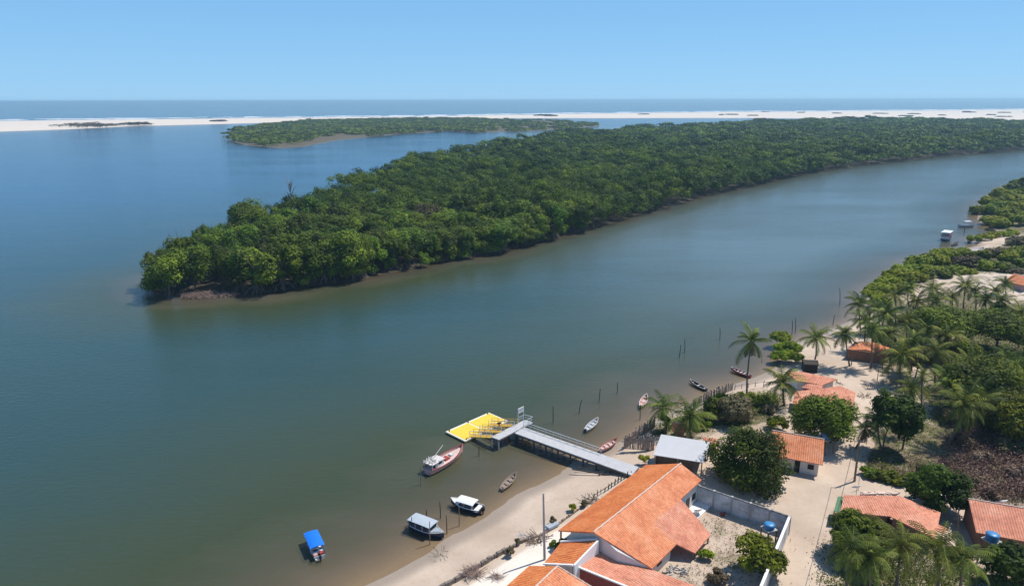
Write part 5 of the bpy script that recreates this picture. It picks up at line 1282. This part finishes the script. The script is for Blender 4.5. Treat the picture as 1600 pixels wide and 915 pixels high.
for i, (a, b_, r_) in enumerate(scrubs): T_(a, b_, r_, a, b_+5, ['leaf_tree', 'leaf_dry', 'leaf_bright'][i % 3], ['green', 'olive dry', 'bright green'][i % 3]+' low bush on the dune flat behind the grove, '+['beside the white beached boat','upper middle','upper right','top right corner','upper left part','centre of the flat','right of centre','by the far sand path','left part','nearest the palm grove','by the pink house','just above the dune palms','far right edge'][i], name='dune_bush', cat='bush', hr=.45, low=-.1, zb=1.2, trunk=False, lobes=8, group='low bushes on the dune flat', wide=1.4)
hedge = [(1352,738,12),(1372,742,12),(1392,746,13),(1413,752,13),(1430,748,12)]
for i, (a, b_, r_) in enumerate(hedge): T_(a, b_, r_, a, b_+5, 'leaf_tree', 'low green shrub in the hedge along the side road, '+ORD[i]+' from the power pole', name='hedge_shrub', cat='bush', hr=.6, low=-.1, trunk=False, lobes=8, group='hedge shrubs along the side road', wide=1.3)
small = [(867,850,9,'leaf_tree','small green bush at the foot of the concrete pole'),(880,845,7,'leaf_mango','small dark shrub at the corner post of the long roof'),(798,862,9,'leaf_dry','dry spiky tuft on the white sand terrace'),(1008,717,10,'leaf_bright','yellow-green bush before the pale shed'),(912,786,7,'leaf_dry','dry yellowish shrub on the timber edging, upper one'),(893,793,8,'leaf_bright','yellowish shrub on the timber edging, lower one'),(862,812,8,'leaf_dry','pale dry shrub just right of the concrete pole'),(808,845,5,'leaf_dry','tiny shrub at the end of the stone edging'),(1103,870,15,'leaf_bright','light green weeds against the yard porch'),(1120,900,16,'leaf_dry','dry weeds at the bottom of the yard'),(1060,662,12,'leaf_tree','green shrub between the palm pair'),(1035,657,14,'leaf_tree','green shrub at the foot of the left palm'),(1100,660,14,'leaf_tree','green shrub right of the right palm'),(1130,622,14,'leaf_bright','light green bush behind the grey fence'),(1165,622,16,'leaf_bright','light green bush at the foot of the lone palm'),(1190,626,14,'leaf_tree','green bush right of the lone palm'),(1200,640,12,'leaf_dry','olive bush by the rambling house palm'),(1505,860,12,'leaf_dry','dry shrub beside the timber post'),(1490,866,13,'leaf_bright','light green shrub below the two-roofed house'),(1552,580,18,'leaf_mango','dark shrub under the broad green tree'),(1500,655,22,'leaf_dry','olive shrub below the yellowing palm'),(1545,660,24,'leaf_mango','dark shrub at the edge of the brown scrub'),(1590,560,16,'leaf_mango','dark shrub near the pale pole'),(1440,735,14,'leaf_dry','dry olive shrub left of the dense round bush')]
for (a, b_, r_, m_, lb) in small: T_(a, b_, r_, a, b_+r_*.45, m_, lb, name='shrub', cat='shrub', hr=.6, low=-.1, trunk=False, lobes=7, leaf=.13, dens=.8)

for k, (a, b_, r_) in enumerate([(1500,690,17),(1535,715,15),(1565,700,18),(1590,740,16),(1520,755,14),(1550,770,12),(1600,705,16)]): T_(a, b_, r_, a, b_+6, 'leaf_brown' if k % 2 else 'leaf_dry', ['olive', 'red-brown'][k % 2]+' shrub in the dry scrub field, '+['nearest the yellowing palm','near its middle','above its middle','by its right end','lowest left','lowest, by the side road','at the right edge'][k], name='scrub_shrub', cat='shrub', hr=.6, low=-.1, trunk=False, lobes=8, dens=.5, leaf=.13)
# brown dry scrub field and ground litter
def cover(name, polys, n, size, m, label, seed, zoff=.12, hmax=.8, cl=16, cat='scrub'):
    r = np.random.default_rng(seed); CC, TT = [], []
    for l, nn in polys:
        poly = W2(l, GZ); ax_ = np.array(poly); got = 0
        while got < nn:
            x = r.uniform(ax_[:, 0].min(), ax_[:, 0].max(), 400); y = r.uniform(ax_[:, 1].min(), ax_[:, 1].max(), 400)
            k = in_poly_sd(x, y, poly) > 0; x, y = x[k], y[k]
            z = fields(x, y)[0]
            for a, b_, c in zip(x, y, z):
                k_ = r.uniform(.3, 1.0); h = hmax*k_; w = .35+.9*k_
                p_ = r.normal(0, 1, (cl, 3))*np.array([w, w, h*.45]); p_[:, 2] = np.abs(p_[:, 2])
                CC.append(p_+np.array([a, b_, c+zoff])); TT.append(np.clip(r.uniform(0, 1)+r.normal(0, .15, cl), 0, 1)); got += 1
                if got >= nn: break
    C = np.concatenate(CC); T = np.concatenate(TT); nn_ = r.normal(0, .6, C.shape)+np.array([0, 0, .6])
    me = np_mesh(name, leaf_quads(C, size, T, nn_, r), np.arange(len(C)*4).reshape(-1, 4), M[m], {'tint': ('FACE', T)})
    return link(name, me, kind='stuff', label=label, cat=cat)
cover('brown_scrub', [([(1480,700),(1500,668),(1545,672),(1640,668),(1700,780),(1620,790),(1510,775),(1470,735)], 650)], 0, .14, 'leaf_brown', 'tangled brown dry scrub field above the side road', 1, hmax=1.7, cl=46)
cover('shore_grass', [([(1118,618),(1150,610),(1215,612),(1222,626),(1150,640),(1105,640)], 240), ([(1420,640),(1370,742),(1440,752),(1370,748)], 60)], 0, .12, 'leaf_bright', 'bright green low growth behind the grey shore fence', 12, hmax=.5, cl=14, cat='grass')
cover('dry_grass', [([(1350,720),(1380,700),(1440,712),(1480,740),(1440,748),(1360,742)], 420), ([(1098,800),(1220,842),(1190,915),(1060,915),(1045,890),(1105,860)], 150), ([(1470,780),(1500,760),(1600,785),(1600,795)], 200)], 0, .09, 'leaf_dry', 'dry yellowish grass and weeds in the yard and by the side road', 2, hmax=.25, cl=10, cat='grass')
cover('green_undergrowth', [([(1085,640),(1140,612),(1215,617),(1220,640),(1150,665),(1090,668)], 420), ([(1490,560),(1530,520),(1640,540),(1640,690),(1540,690),(1490,640)], 1100), ([(1410,490),(1500,470),(1620,520),(1560,560),(1430,540)], 500), ([(1480,405),(1520,390),(1620,372),(1640,430),(1500,428),(1440,440)], 900), ([(1400,600),(1440,590),(1480,650),(1440,700),(1400,690)], 180), ([(1290,855),(1340,850),(1400,850),(1560,900),(1540,940),(1290,940)], 500), ([(1530,330),(1600,285),(1700,270),(1700,370),(1560,358)], 900), ([(1015,668),(1040,650),(1100,640),(1110,672),(1060,668)], 220)], 0, .13, 'leaf_tree', 'green weeds and undergrowth beneath the village trees', 3, hmax=.6, cl=14, cat='undergrowth')
